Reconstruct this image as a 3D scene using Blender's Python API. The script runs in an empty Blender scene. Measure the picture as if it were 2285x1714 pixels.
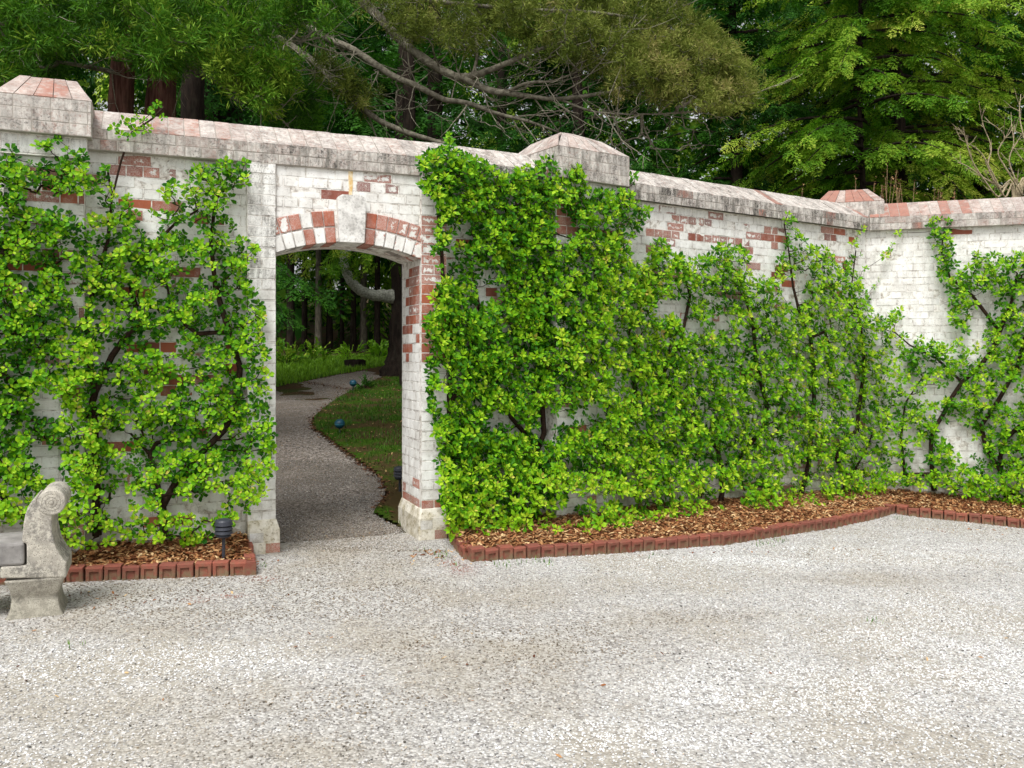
import bpy, math, random
import numpy as np
from mathutils import Vector, Matrix, noise as mnoise

R = random.Random(7)
NR = np.random.default_rng(7)
sc = bpy.context.scene
col = sc.collection

# ------------------------------------------------------------------ camera
FOC, CX, HY, EYE = 1940.0, 1142.5, 790.0, 1.43      # pixel focal length, centre column, horizon row, eye height
cam_d = bpy.data.cameras.new('camera')
cam_d.sensor_width = 36.0
cam_d.lens = 36.0 * FOC / 2285.0
cam_d.shift_y = -(857.0 - HY) / 2285.0
cam_d.clip_start, cam_d.clip_end = 0.05, 500.0
cam = bpy.data.objects.new('camera', cam_d)
cam.location = (0, 0, EYE)
cam.rotation_euler = (math.radians(90), 0, 0)
col.objects.link(cam)
sc.camera = cam

# ------------------------------------------------------------------ sky and light (overcast)
SUN_EL, SUN_AZ = math.radians(58), math.radians(200)
world = bpy.data.worlds.new('World')
sc.world = world
world.use_nodes = True
wn = world.node_tree
wn.nodes.clear()
sky = wn.nodes.new('ShaderNodeTexSky')
sky.sky_type = 'NISHITA'
sky.sun_disc = False
sky.sun_elevation = SUN_EL
sky.sun_rotation = SUN_AZ
sky.air_density, sky.dust_density, sky.ozone_density = 1.0, 4.0, 1.0
hsv = wn.nodes.new('ShaderNodeHueSaturation')
hsv.inputs['Saturation'].default_value = 0.12
bg = wn.nodes.new('ShaderNodeBackground')
bg.inputs['Strength'].default_value = 0.11
wo = wn.nodes.new('ShaderNodeOutputWorld')
wn.links.new(sky.outputs[0], hsv.inputs['Color'])
wn.links.new(hsv.outputs[0], bg.inputs['Color'])
wn.links.new(bg.outputs[0], wo.inputs['Surface'])
sd = bpy.data.lights.new('sun', 'SUN')
sd.energy = 1.5
sd.angle = math.radians(28)
sd.color = (1.0, 0.985, 0.965)
sun = bpy.data.objects.new('sun', sd)
sun.rotation_euler = (math.radians(32), 0, math.radians(-18))
col.objects.link(sun)
sc.view_settings.view_transform = 'Standard'
sc.view_settings.look = 'None'
sc.view_settings.gamma = 1.0
sc.view_settings.use_curve_mapping = False
sc.view_settings.exposure = 0.78
sc.cycles.max_bounces = 6
sc.cycles.diffuse_bounces = 3
sc.cycles.glossy_bounces = 2
sc.cycles.transmission_bounces = 3
sc.cycles.use_denoising = True

# ------------------------------------------------------------------ node helper
def lin(h):
    h = h.lstrip('#')
    out = []
    for i in (0, 2, 4):
        c = int(h[i:i + 2], 16) / 255
        out.append(c / 12.92 if c <= 0.04045 else ((c + 0.055) / 1.055) ** 2.4)
    return tuple(out) + (1.0,)

class G:
    def __init__(s, name):
        s.m = bpy.data.materials.new(name)
        s.m.use_nodes = True
        s.t = s.m.node_tree
        s.t.nodes.clear()
        s.out = s.t.nodes.new('ShaderNodeOutputMaterial')
    def n(s, typ, **kw):
        nd = s.t.nodes.new('ShaderNode' + typ)
        for k, v in kw.items():
            setattr(nd, k, v)
        return nd
    def put(s, sock, v):
        if hasattr(v, 'is_output'):
            s.t.links.new(v, sock)
        elif isinstance(v, tuple) and sock.type == 'VECTOR':
            sock.default_value = v[:3]
        else:
            sock.default_value = v
    def math(s, op, a, b=0.0, clamp=False):
        nd = s.n('Math', operation=op, use_clamp=clamp)
        s.put(nd.inputs[0], a); s.put(nd.inputs[1], b)
        return nd.outputs[0]
    def mix(s, f, a, b, blend='MIX'):
        nd = s.n('Mix', data_type='RGBA', blend_type=blend)
        s.put(nd.inputs[0], f); s.put(nd.inputs[6], a); s.put(nd.inputs[7], b)
        return nd.outputs[2]
    def noise(s, scale, detail=3.0, rough=0.55, vec=None, out=0):
        nd = s.n('TexNoise')
        nd.inputs['Scale'].default_value = scale
        nd.inputs['Detail'].default_value = detail
        nd.inputs['Roughness'].default_value = rough
        s.put(nd.inputs['Vector'], vec if vec is not None else s.pos())
        return nd.outputs[out]
    def voro(s, scale, out=0, vec=None, feature='F1'):
        nd = s.n('TexVoronoi', feature=feature)
        nd.inputs['Scale'].default_value = scale
        s.put(nd.inputs['Vector'], vec if vec is not None else s.pos())
        return nd.outputs[out]
    def pos(s):
        if not hasattr(s, '_p'):
            s._p = s.n('NewGeometry').outputs['Position']
        return s._p
    def scaled(s, v3):
        nd = s.n('VectorMath', operation='MULTIPLY')
        s.put(nd.inputs[0], s.pos()); nd.inputs[1].default_value = v3
        return nd.outputs[0]
    def step(s, x, lo, hi):
        nd = s.n('MapRange', interpolation_type='SMOOTHSTEP')
        s.put(nd.inputs[0], x); s.put(nd.inputs[1], lo); s.put(nd.inputs[2], hi)
        return nd.outputs[0]
    def ramp(s, f, stops):
        nd = s.n('ValToRGB')
        e = nd.color_ramp.elements
        while len(e) < len(stops):
            e.new(0.5)
        for i, (p, c) in enumerate(stops):
            e[i].position = p; e[i].color = c
        s.put(nd.inputs[0], f)
        return nd.outputs[0]
    def attr(s, name, out=2, typ='GEOMETRY'):
        nd = s.n('Attribute', attribute_name=name, attribute_type=typ)
        return nd.outputs[out]
    def rnd(s):
        return s.n('ObjectInfo').outputs['Random']
    def bump(s, h, dist=0.01, strength=0.6):
        nd = s.n('Bump')
        nd.inputs['Strength'].default_value = strength
        nd.inputs['Distance'].default_value = dist
        s.put(nd.inputs['Height'], h)
        return nd.outputs[0]
    def finish(s, color, rough=0.85, normal=None, spec=0.3, trans=0.0, metal=0.0):
        b = s.n('BsdfPrincipled')
        s.put(b.inputs['Base Color'], color)
        s.put(b.inputs['Roughness'], rough)
        b.inputs['Specular IOR Level'].default_value = spec
        b.inputs['Metallic'].default_value = metal
        if normal is not None:
            s.t.links.new(normal, b.inputs['Normal'])
        o = b.outputs[0]
        if trans:
            tr = s.n('BsdfTranslucent')
            s.put(tr.inputs[0], color)
            mx = s.n('MixShader')
            mx.inputs[0].default_value = trans
            s.t.links.new(o, mx.inputs[1]); s.t.links.new(tr.outputs[0], mx.inputs[2])
            o = mx.outputs[0]
        s.t.links.new(o, s.out.inputs[0])
        return s.m

M = {}

def brick_material(name, mode, coping=False):
    g = G(name)
    if mode == 'OBJ':
        c = g.n('ObjectInfo').outputs['Color']
    else:
        c = g.attr('bc', 0)
    sep = g.n('SeparateColor')
    g.put(sep.inputs[0], c)
    bare, hue, grime = sep.outputs
    u1 = g.n('UVMap', uv_map='uva').outputs[0]
    u2 = g.n('UVMap', uv_map='uvb').outputs[0]
    s1 = g.n('SeparateXYZ'); g.put(s1.inputs[0], u1)
    s2 = g.n('SeparateXYZ'); g.put(s2.inputs[0], u2)
    edge = g.math('MINIMUM', g.math('MINIMUM', s1.outputs[0], s1.outputs[1]),
                  g.math('MINIMUM', s2.outputs[0], s2.outputs[1]))
    n_big = g.noise(9, 3)
    n_mid = g.noise(38, 4, 0.6)
    n_fin = g.noise(150, 3, 0.6)
    ed = g.step(edge, 0.0, 0.032)
    # how firmly the paint sticks here: the middle of a brick keeps it longest
    stick = g.math('ADD', g.math('MULTIPLY', ed, 0.30),
                   g.math('ADD', g.math('MULTIPLY', n_mid, 0.85), g.math('MULTIPLY', n_fin, 0.38)))
    flake = g.math('MULTIPLY', g.math('SUBTRACT', g.noise(13, 4, 0.6), 0.5), 0.5)
    bare = g.math('ADD', bare, g.math('MULTIPLY', flake, g.math('ADD', 0.25, g.step(bare, 0.1, 0.4))), True)
    need = g.math('ADD', g.math('MULTIPLY', bare, 1.38), 0.10)
    paint = g.step(stick, g.math('SUBTRACT', need, 0.10), g.math('ADD', need, 0.07))
    film = g.math('MULTIPLY', g.math('SUBTRACT', 1.0, g.step(bare, 0.75, 0.98)), g.step(n_fin, 0.3, 0.7))
    paint = g.math('MAXIMUM', paint, g.math('MULTIPLY', film, 0.42))
    brick = g.mix(hue, lin('#b8674a'), lin('#7c504a'))
    brick = g.mix(g.math('MULTIPLY', n_fin, 0.55), brick, lin('#8d4a35'))
    brick = g.mix(g.math('MULTIPLY', g.step(n_big, 0.5, 0.75), 0.35), brick, lin('#57302a'))
    white = g.mix(g.step(n_big, 0.35, 0.7), lin('#f1f0ec'), lin('#dfdcd6'))
    white = g.mix(g.math('MULTIPLY', g.step(g.math('ADD', n_mid, g.math('MULTIPLY', n_fin, .5)), 0.82, 1.0), 0.5), white, lin('#8f857c'))
    # thin grey lines along the arrises
    arris = g.math('MULTIPLY', g.math('SUBTRACT', 1.0, g.step(edge, 0.0005, 0.006)), g.step(n_big, 0.40, 0.60))
    white = g.mix(g.math('MULTIPLY', arris, 0.7), white, lin('#6d625b'))
    if coping:
        wash = g.step(g.math('ADD', g.math('MULTIPLY', n_mid, 0.6), g.math('MULTIPLY', n_fin, 0.55)), 0.30, 0.68)
        bcol = g.mix(hue, lin('#a07566'), lin('#7f6c66'))
        f = g.math('MULTIPLY', wash, g.math('SUBTRACT', 1.42, bare), True)
        base = g.mix(f, bcol, g.mix(g.step(n_big, .35, .65), lin('#d5d0c8'), lin('#beb8b1')))
        full = g.math('MULTIPLY', g.step(bare, 0.8, 0.95), g.math('ADD', 0.3, g.math('MULTIPLY', n_mid, .6)))
        base = g.mix(full, base, lin('#a4604a'))
    else:
        base = g.mix(paint, brick, white)
    streak = g.noise(1.0, 4, 0.65, g.scaled((26, 26, 5)))
    dirt = g.math('MULTIPLY', g.step(g.math('ADD', streak, g.math('MULTIPLY', n_fin, 0.35)), 0.55, 0.85), grime)
    base = g.mix(dirt, base, lin('#77736c'))
    lichen = g.math('MULTIPLY', g.step(g.math('ADD', g.noise(70, 5, 0.7), g.math('MULTIPLY', n_big, 0.4)), 0.72, 0.86), grime)
    base = g.mix(g.math('MULTIPLY', lichen, 0.9), base, lin('#3b3836'))
    # damp green-brown tide at the foot
    sz = g.n('SeparateXYZ'); g.put(sz.inputs[0], g.pos())
    foot = g.math('MULTIPLY', g.math('SUBTRACT', 1.0, g.step(sz.outputs[2], -0.1, 0.55)), g.step(n_big, 0.3, 0.65))
    base = g.mix(g.math('MULTIPLY', foot, 0.55), base, lin('#8b7d5e'))
    hgt = g.math('ADD', g.math('MULTIPLY', n_mid, 0.6), g.math('MULTIPLY', paint, 0.35))
    return g.finish(base, 0.9, g.bump(hgt, 0.004, 0.85 if coping else 0.5), 0.2)

M['brick_o'] = brick_material('whitewashed_brick', 'OBJ')
M['brick_a'] = brick_material('whitewashed_brick_joined', 'ATT')
M['cop_o'] = brick_material('weathered_coping_brick', 'OBJ', True)
M['cop_a'] = brick_material('weathered_coping_brick_joined', 'ATT', True)

def mk_mortar():
    g = G('whitewashed_mortar')
    a = g.noise(22, 4, 0.6); b = g.noise(90, 3)
    c = g.mix(g.step(a, 0.42, 0.7), lin('#ebe8e2'), lin('#b5aba0'))
    c = g.mix(g.math('MULTIPLY', g.step(g.math('ADD', b, g.math('MULTIPLY', a, .5)), 0.80, 0.98), 0.6), c, lin('#5f5650'))
    sz = g.n('SeparateXYZ'); g.put(sz.inputs[0], g.pos())
    foot = g.math('SUBTRACT', 1.0, g.step(sz.outputs[2], -0.1, 0.5))
    c = g.mix(g.math('MULTIPLY', foot, 0.6), c, lin('#81765c'))
    return g.finish(c, 0.95, g.bump(b, 0.004, 0.5), 0.1)
M['mortar'] = mk_mortar()

def mk_copmortar():
    g = G('coping_mortar')
    a = g.noise(30, 4, 0.6)
    return g.finish(g.mix(a, lin('#c6bfb5'), lin('#827a72')), 0.95, None, 0.1)
M['copmortar'] = mk_copmortar()

def mk_render(name, c1, c2, dark):
    g = G(name)
    a = g.noise(12, 5, 0.65); b = g.noise(60, 4, 0.65)
    c = g.mix(g.step(a, 0.3, 0.7), lin(c1), lin(c2))
    c = g.mix(g.math('MULTIPLY', g.step(g.math('ADD', b, g.math('MULTIPLY', a, 0.5)), 0.75, 0.95), 0.8), c, lin(dark))
    return g.finish(c, 0.92, g.bump(g.math('ADD', a, b), 0.008, 0.5), 0.2)
M['keystone'] = mk_render('painted_keystone', '#efede8', '#c4c1bc', '#a5a29d')
M['plinth'] = mk_render('painted_plinth', '#e0dbcf', '#bcb299', '#857b62')
def mk_rust():
    g = G('rust_stain')
    a = g.noise(25, 4, 0.6)
    return g.finish(g.mix(g.step(a, 0.3, 0.7), lin('#ece2c6'), lin('#d3ad6c')), 0.95, None, 0.1)
M['rust'] = mk_rust()

def mk_stone():
    g = G('lichened_bench_stone')
    a = g.noise(7, 5, 0.6); b = g.noise(45, 5, 0.7); d = g.noise(160, 3, 0.6)
    c = g.mix(g.step(a, 0.38, 0.62), lin('#b0aa9e'), lin('#86827b'))
    c = g.mix(g.math('MULTIPLY', g.step(g.math('ADD', b, g.math('MULTIPLY', g.noise(18, 4, .6), .6)), 0.72, 0.92), 0.85), c, lin('#d0cabc'))
    c = g.mix(g.math('MULTIPLY', g.step(g.math('ADD', d, g.math('MULTIPLY', b, 0.4)), 0.72, 0.9), 0.8), c, lin('#57544c'))
    sz = g.n('SeparateXYZ'); g.put(sz.inputs[0], g.pos())
    foot = g.math('SUBTRACT', 1.0, g.step(sz.outputs[2], 0.0, 0.33))
    c = g.mix(g.math('MULTIPLY', foot, 0.55), c, lin('#7b7766'))
    return g.finish(c, 0.93, g.bump(g.math('ADD', b, g.math('MULTIPLY', d, 0.6)), 0.006, 0.7), 0.15)
M['stone'] = mk_stone()
def mk_seat():
    g = G('grey_seat_stone')
    a = g.noise(9, 5, 0.65); b = g.noise(70, 4, 0.7)
    c = g.mix(g.step(a, 0.3, 0.7), lin('#9b9894'), lin('#7c7976'))
    c = g.mix(g.math('MULTIPLY', g.step(b, 0.55, 0.75), 0.6), c, lin('#5a5856'))
    return g.finish(c, 0.92, g.bump(b, 0.005, 0.6), 0.15)
M['seatstone'] = mk_seat()

def mk_edging():
    g = G('edging_brick_red')
    r = g.rnd()
    a = g.noise(30, 4, 0.6); b = g.noise(140, 3)
    c = g.mix(r, lin('#8e5243'), lin('#7a483e'))
    c = g.mix(g.math('MULTIPLY', g.step(a, 0.45, 0.7), 0.6), c, lin('#7d5a48'))
    sz = g.n('SeparateXYZ'); g.put(sz.inputs[0], g.n('TexCoord').outputs['Object'])
    foot = g.math('SUBTRACT', 1.0, g.step(sz.outputs[2], 0.0, 0.09))
    c = g.mix(g.math('MULTIPLY', foot, g.step(a, 0.3, 0.6)), c, lin('#7a6a52'))
    c = g.mix(g.math('MULTIPLY', g.step(b, 0.6, 0.75), 0.4), c, lin('#4d2c25'))
    return g.finish(c, 0.9, g.bump(g.math('ADD', a, b), 0.004, 0.6), 0.2)
M['edging'] = mk_edging()

def mk_simple(name, c, rough=0.6, spec=0.4, var=0.35, scale=30):
    g = G(name)
    a = g.noise(scale, 4, 0.6)
    b = lin(c)
    dk = tuple(x * (1 - var) for x in b[:3]) + (1,)
    return g.finish(g.mix(a, b, dk), rough, g.bump(a, 0.002, 0.3), spec)
M['black'] = mk_simple('dull_black_metal', '#3a3d46', 0.45)
M['lens'] = mk_simple('smoky_lens', '#6b6f74', 0.3)
M['teal'] = mk_simple('teal_blue_globe', '#0f4a60', 0.4)
M['tealline'] = mk_simple('pale_teal_band', '#3f8296', 0.5)

def leaf_mat(name, stops, trans=0.35, rough=0.45, spec=0.35, useobj=True, inst=False):
    g = G(name)
    t = g.attr('tone', 2)
    if useobj:
        t = g.math('ADD', t, g.math('MULTIPLY', g.math('SUBTRACT', g.rnd(), 0.5), 0.16))
    t = g.math('ADD', t, g.math('MULTIPLY', g.math('SUBTRACT', g.noise(3.0, 3), 0.5), 0.35), True)
    return g.finish(g.ramp(t, [(p, lin(c)) for p, c in stops]), rough, None, spec, trans)
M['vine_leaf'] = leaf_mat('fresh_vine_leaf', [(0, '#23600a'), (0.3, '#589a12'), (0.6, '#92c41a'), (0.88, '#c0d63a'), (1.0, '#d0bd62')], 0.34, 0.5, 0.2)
M['juniper'] = leaf_mat('olive_cedar_foliage', [(0, '#32400f'), (0.4, '#647526'), (0.75, '#8d9446'), (1.0, '#a89a66')], 0.25, 0.7, 0.2)
M['cedar'] = leaf_mat('green_cedar_foliage', [(0, '#21460b'), (0.5, '#4d8016'), (1.0, '#98b03a')], 0.25, 0.7, 0.2)
M['hemlock'] = leaf_mat('hemlock_foliage', [(0, '#1e4a0a'), (0.45, '#558a16'), (0.8, '#93b030'), (1.0, '#bdc456')], 0.3, 0.65, 0.2)
M['hemlock_dark'] = leaf_mat('dark_hemlock_foliage', [(0, '#0c2a07'), (0.5, '#1f4f0e'), (1.0, '#437a18')], 0.25, 0.65, 0.2)
M['maple'] = leaf_mat('light_green_understorey_foliage', [(0, '#4f8418'), (0.5, '#7db026'), (1.0, '#a5cc3a')], 0.45, 0.5, 0.3)
M['wood_far'] = leaf_mat('far_wood_foliage', [(0, '#0e2a08'), (0.5, '#285810'), (0.85, '#7da82a'), (1.0, '#b4d050')], 0.35, 0.7, 0.15)
M['grassblade'] = leaf_mat('grass_blade', [(0, '#2c4a10'), (0.5, '#4a7a16'), (1.0, '#86b52a')], 0.35, 0.5, 0.3)
M['mulchchip'] = leaf_mat('mulch_chip', [(0, '#45261a'), (0.35, '#7c4c30'), (0.7, '#a97c52'), (1.0, '#d0b285')], 0.0, 0.9, 0.1)
M['litter'] = leaf_mat('fallen_leaf_litter', [(0, '#3a241a'), (0.5, '#6b4a34'), (1.0, '#a88a62')], 0.0, 0.9, 0.1)

def mk_bark(name, c1, c2, sx=40, sz_=3.0, bumpd=0.03):
    g = G(name)
    v = g.scaled((sx, sx, sz_))
    a = g.noise(1.0, 5, 0.65, v)
    b = g.noise(6, 3)
    c = g.mix(g.step(a, 0.32, 0.68), lin(c1), lin(c2))
    c = g.mix(g.math('MULTIPLY', g.step(b, 0.5, 0.7), 0.4), c, lin('#3c3a30'))
    return g.finish(c, 0.95, g.bump(a, bumpd, 0.9), 0.1)
M['bark_red'] = mk_bark('red_cedar_bark', '#4a2c26', '#7d5a50')
M['bark_dark'] = mk_bark('dark_trunk_bark', '#1a1512', '#332a24', 22, 4)
M['bark_grey'] = mk_bark('grey_trunk_bark', '#4a453c', '#6d665a', 22, 5)
M['bark_limb'] = mk_bark('lichened_limb_bark', '#5d574c', '#8c8777', 18, 18, 0.015)
M['bark_lichen'] = mk_bark('pale_lichen_bark', '#85867a', '#bdbeb0', 30, 30, 0.03)
M['bark_twig'] = mk_bark('grey_bare_twig', '#6b6455', '#a09a8a', 60, 60, 0.003)
M['bark_vine'] = mk_bark('dark_vine_bark', '#241a14', '#43332a', 60, 60, 0.006)
M['twig_pale'] = mk_bark('pale_bare_twig', '#8d8068', '#b9ab8c', 60, 60, 0.004)
M['twig_brown'] = mk_bark('dry_brown_stem', '#7a6248', '#a58f6c', 60, 60, 0.004)

# ------------------------------------------------------------------ mesh helpers
def mesh_arrays(name, V, F4=None, F3=None, mat=None, attrs=None, smooth=False):
    V = np.asarray(V, np.float32).reshape(-1, 3)
    F4 = np.zeros((0, 4), np.int32) if F4 is None or len(F4) == 0 else np.asarray(F4, np.int32)
    F3 = np.zeros((0, 3), np.int32) if F3 is None or len(F3) == 0 else np.asarray(F3, np.int32)
    me = bpy.data.meshes.new(name)
    me.vertices.add(len(V))
    me.vertices.foreach_set('co', V.ravel())
    nl = F4.size + F3.size
    me.loops.add(nl)
    me.loops.foreach_set('vertex_index', np.concatenate([F4.ravel(), F3.ravel()]))
    npoly = len(F4) + len(F3)
    me.polygons.add(npoly)
    st = np.concatenate([np.arange(len(F4)) * 4, F4.size + np.arange(len(F3)) * 3]).astype(np.int32)
    me.polygons.foreach_set('loop_start', st)
    me.polygons.foreach_set('use_smooth', np.full(npoly, bool(smooth)))
    for k, a in (attrs or {}).items():
        a = np.asarray(a, np.float32)
        if a.ndim == 1:
            at = me.attributes.new(k, 'FLOAT', 'POINT')
            at.data.foreach_set('value', a)
        elif a.shape[1] == 4:
            at = me.attributes.new(k, 'FLOAT_COLOR', 'POINT')
            at.data.foreach_set('color', a.ravel())
        elif a.shape[1] == 2:
            uv = me.uv_layers.new(name=k)
            li = np.concatenate([F4.ravel(), F3.ravel()])
            uv.data.foreach_set('uv', a[li].ravel())
    me.update(calc_edges=True)
    me.validate()
    if mat is not None:
        me.materials.append(mat)
    return me

def link(name, me, parent=None, loc=None, rot=None):
    o = bpy.data.objects.new(name, me)
    if loc is not None: o.location = loc
    if rot is not None: o.rotation_euler = rot
    if parent is not None: o.parent = parent
    col.objects.link(o)
    return o

def thing(name, label, cat, loc=(0, 0, 0), rz=0.0, group=None):
    o = bpy.data.objects.new(name, None)
    o.empty_display_size = 0.1
    o.location = loc; o.rotation_euler = (0, 0, rz)
    o['label'] = label; o['category'] = cat; o['kind'] = 'thing'
    if group: o['group'] = group
    col.objects.link(o)
    return o

def stuff(o, label=None, cat=None):
    o['kind'] = 'stuff'
    if label: o['label'] = label
    if cat: o['category'] = cat
    return o

def struct(o, label=None):
    o['kind'] = 'structure'
    if label: o['label'] = label
    return o

class MB:
    def __init__(s):
        s.v, s.f4, s.f3, s.n = [], [], [], 0
    def add(s, V, F4=None, F3=None):
        V = np.asarray(V, float).reshape(-1, 3)
        if F4 is not None and len(F4): s.f4.append(np.asarray(F4) + s.n)
        if F3 is not None and len(F3): s.f3.append(np.asarray(F3) + s.n)
        s.v.append(V); s.n += len(V)
    def box(s, x0, x1, y0, y1, z0, z1):
        V = [(x, y, z) for z in (z0, z1) for y in (y0, y1) for x in (x0, x1)]
        s.add(V, [(0, 2, 3, 1), (4, 5, 7, 6), (0, 1, 5, 4), (2, 6, 7, 3), (0, 4, 6, 2), (1, 3, 7, 5)])
    def lathe(s, prof, n=20, c=(0, 0, 0)):
        V = []
        for r, z in prof:
            for i in range(n):
                a = 2 * math.pi * i / n
                V.append((c[0] + r * math.cos(a), c[1] + r * math.sin(a), c[2] + z))
        F = []
        for k in range(len(prof) - 1):
            for i in range(n):
                j = (i + 1) % n
                F.append((k * n + i, k * n + j, (k + 1) * n + j, (k + 1) * n + i))
        s.add(V, F)
    def prism(s, P, d):
        """polygon P (list of 3D points) extruded by vector d"""
        P = np.asarray(P, float); n = len(P); d = np.asarray(d, float)
        V = np.vstack([P, P + d])
        F4 = [(i, (i + 1) % n, n + (i + 1) % n, n + i) for i in range(n)]
        s.add(V, F4)
        c0, c1 = P.mean(0), P.mean(0) + d
        s.add(np.vstack([P, c0]), None, [(i, n, (i + 1) % n) for i in range(n)])
        s.add(np.vstack([P + d, c1]), None, [((i + 1) % n, n, i) for i in range(n)])
    def arrays(s):
        V = np.vstack(s.v)
        F4 = np.vstack(s.f4) if s.f4 else None
        F3 = np.vstack(s.f3) if s.f3 else None
        return V, F4, F3
    def build(s, name, mat, parent=None, loc=None, rot=None, smooth=False, bevel=0):
        V, F4, F3 = s.arrays()
        o = link(name, mesh_arrays(name, V, F4, F3, mat, smooth=smooth), parent, loc, rot)
        if bevel:
            md = o.modifiers.new('soft_edges', 'BEVEL')
            md.width = bevel; md.segments = 2; md.limit_method = 'ANGLE'
        return o

def scatter(template, Rm, T, tone=None, scale=None):
    """copies of a template (V, F3, tone) with rotations Rm (N,3,3), translations T (N,3)"""
    V0, F0, t0 = template
    N, k = len(T), len(V0)
    if scale is not None:
        Rm = Rm * np.asarray(scale).reshape(-1, 1, 1)
    V = np.einsum('nij,kj->nki', Rm, V0) + T[:, None, :]
    F = (F0[None] + (np.arange(N) * k)[:, None, None]).reshape(-1, 3)
    tn = np.tile(t0, (N, 1))
    if tone is not None:
        tn = tn + np.asarray(tone)[:, None]
    return V.reshape(-1, 3), F, np.clip(tn.ravel(), 0, 1)

def basis(axis, up, roll=None):
    """rotation matrices whose x column is axis; z near up"""
    x = axis / np.linalg.norm(axis, axis=1, keepdims=True)
    y = np.cross(up, x); y /= np.linalg.norm(y, axis=1, keepdims=True) + 1e-9
    z = np.cross(x, y)
    if roll is not None:
        c, s_ = np.cos(roll)[:, None], np.sin(roll)[:, None]
        y, z = y * c + z * s_, z * c - y * s_
    return np.stack([x, y, z], axis=2)

def seg_tubes(A, B, ra, rb, sides=5):
    A, B = np.asarray(A, float), np.asarray(B, float)
    d = B - A
    L = np.linalg.norm(d, axis=1, keepdims=True) + 1e-9
    d = d / L
    ref = np.where(np.abs(d[:, 2:3]) < 0.8, np.array([[0, 0, 1.0]]), np.array([[1.0, 0, 0]]))
    u = np.cross(d, ref); u /= np.linalg.norm(u, axis=1, keepdims=True)
    w = np.cross(d, u)
    ang = np.arange(sides) * 2 * np.pi / sides
    ring = u[:, None] * np.cos(ang)[None, :, None] + w[:, None] * np.sin(ang)[None, :, None]
    Va = A[:, None] + ring * np.asarray(ra).reshape(-1, 1, 1)
    Vb = B[:, None] + d[:, None] * (np.asarray(rb).reshape(-1, 1, 1) * 0.3) + ring * np.asarray(rb).reshape(-1, 1, 1)
    V = np.concatenate([Va, Vb], axis=1).reshape(-1, 3)
    i = np.arange(sides); j = (i + 1) % sides
    f = np.stack([i, j, sides + j, sides + i], 1)
    F = (f[None] + (np.arange(len(A)) * 2 * sides)[:, None, None]).reshape(-1, 4)
    return V, F

def path_tube(P, rad, sides=10, wob=0.0, sub=4):
    """one smooth tapered tube through points P"""
    P = np.asarray(P, float); rad = np.asarray(rad, float)
    t = np.arange(len(P)); tt = np.linspace(0, len(P) - 1, (len(P) - 1) * sub + 1)
    Q = np.zeros((len(tt), 3)); 
    for k in range(len(tt)):
        i = min(int(tt[k]), len(P) - 2); f = tt[k] - i
        p0, p1, p2, p3 = P[max(i - 1, 0)], P[i], P[i + 1], P[min(i + 2, len(P) - 1)]
        Q[k] = 0.5 * ((2 * p1) + (p2 - p0) * f + (2 * p0 - 5 * p1 + 4 * p2 - p3) * f * f + (3 * p1 - p0 - 3 * p2 + p3) * f ** 3)
    rr = np.interp(tt, t, rad)
    d = np.gradient(Q, axis=0); d /= np.linalg.norm(d, axis=1, keepdims=True) + 1e-9
    ref = np.array([0.13, 1.0, 0.07]) if abs(d[:, 1]).mean() < 0.7 else np.array([0, 0.1, 1.0])
    u = np.cross(d, ref); u /= np.linalg.norm(u, axis=1, keepdims=True)
    w = np.cross(d, u)
    ang = np.arange(sides) * 2 * np.pi / sides
    rw = rr[:, None] * (1 + wob * NR.standard_normal((len(Q), sides)))
    V = Q[:, None] + (u[:, None] * np.cos(ang)[None, :, None] + w[:, None] * np.sin(ang)[None, :, None]) * rw[:, :, None]
    n = sides
    F = [(k * n + i, k * n + (i + 1) % n, (k + 1) * n + (i + 1) % n, (k + 1) * n + i) for k in range(len(Q) - 1) for i in range(n)]
    return V.reshape(-1, 3), F, Q

# ------------------------------------------------------------------ measuring helpers: photo pixel -> place
def kx(px): return (px - CX) / FOC
def kz(py): return (HY - py) / FOC
def at(px, py, Y): return np.array([kx(px) * Y, Y, EYE + kz(py) * Y])

class Frame:
    """vertical wall frame: origin O, direction u, outward normal n (towards the court)"""
    def __init__(s, O, a):
        s.O = np.array(O, float); s.a = a
        s.u = np.array([math.cos(a), math.sin(a)]); s.n = np.array([math.sin(a), -math.cos(a)])
    def s_at(s, px, p=0.0):
        o = s.O + p * s.n
        k = kx(px)
        return (k * o[1] - o[0]) / (s.u[0] - k * s.u[1])
    def w(s, ss, p, z):
        q = s.O + ss * s.u + p * s.n
        return np.array([q[0], q[1], z])
    def sz(s, px, py, p=0.0):
        ss = s.s_at(px, p)
        q = s.O + ss * s.u + p * s.n
        return ss, EYE + kz(py) * q[1]
    def pxz(s, ss, p, z):
        q = s.w(ss, p, z)
        return CX + FOC * q[0] / q[1], HY - FOC * (q[2] - EYE) / q[1]

def frame_to(A, B): return Frame(A, math.atan2(B[1] - A[1], B[0] - A[0]))

F1 = Frame((-1.795, 6.236), math.atan(0.41))
sg0, sg1 = F1.s_at(552), F1.s_at(997)           # gateway from / to
E1 = F1.O + sg1 * F1.u
F2 = Frame(E1, math.atan(0.56))
E2 = F2.O + F2.s_at(1318) * F2.u
CORN = np.array([3.97, 9.66])
F3 = frame_to(E2, CORN)
L3 = float(np.linalg.norm(CORN - E2))
F4 = Frame(CORN, math.atan(-0.33))
L2 = F2.s_at(1318)
TH = 0.60                                         # wall thickness incl. coping
PANEL = -0.07

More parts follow.
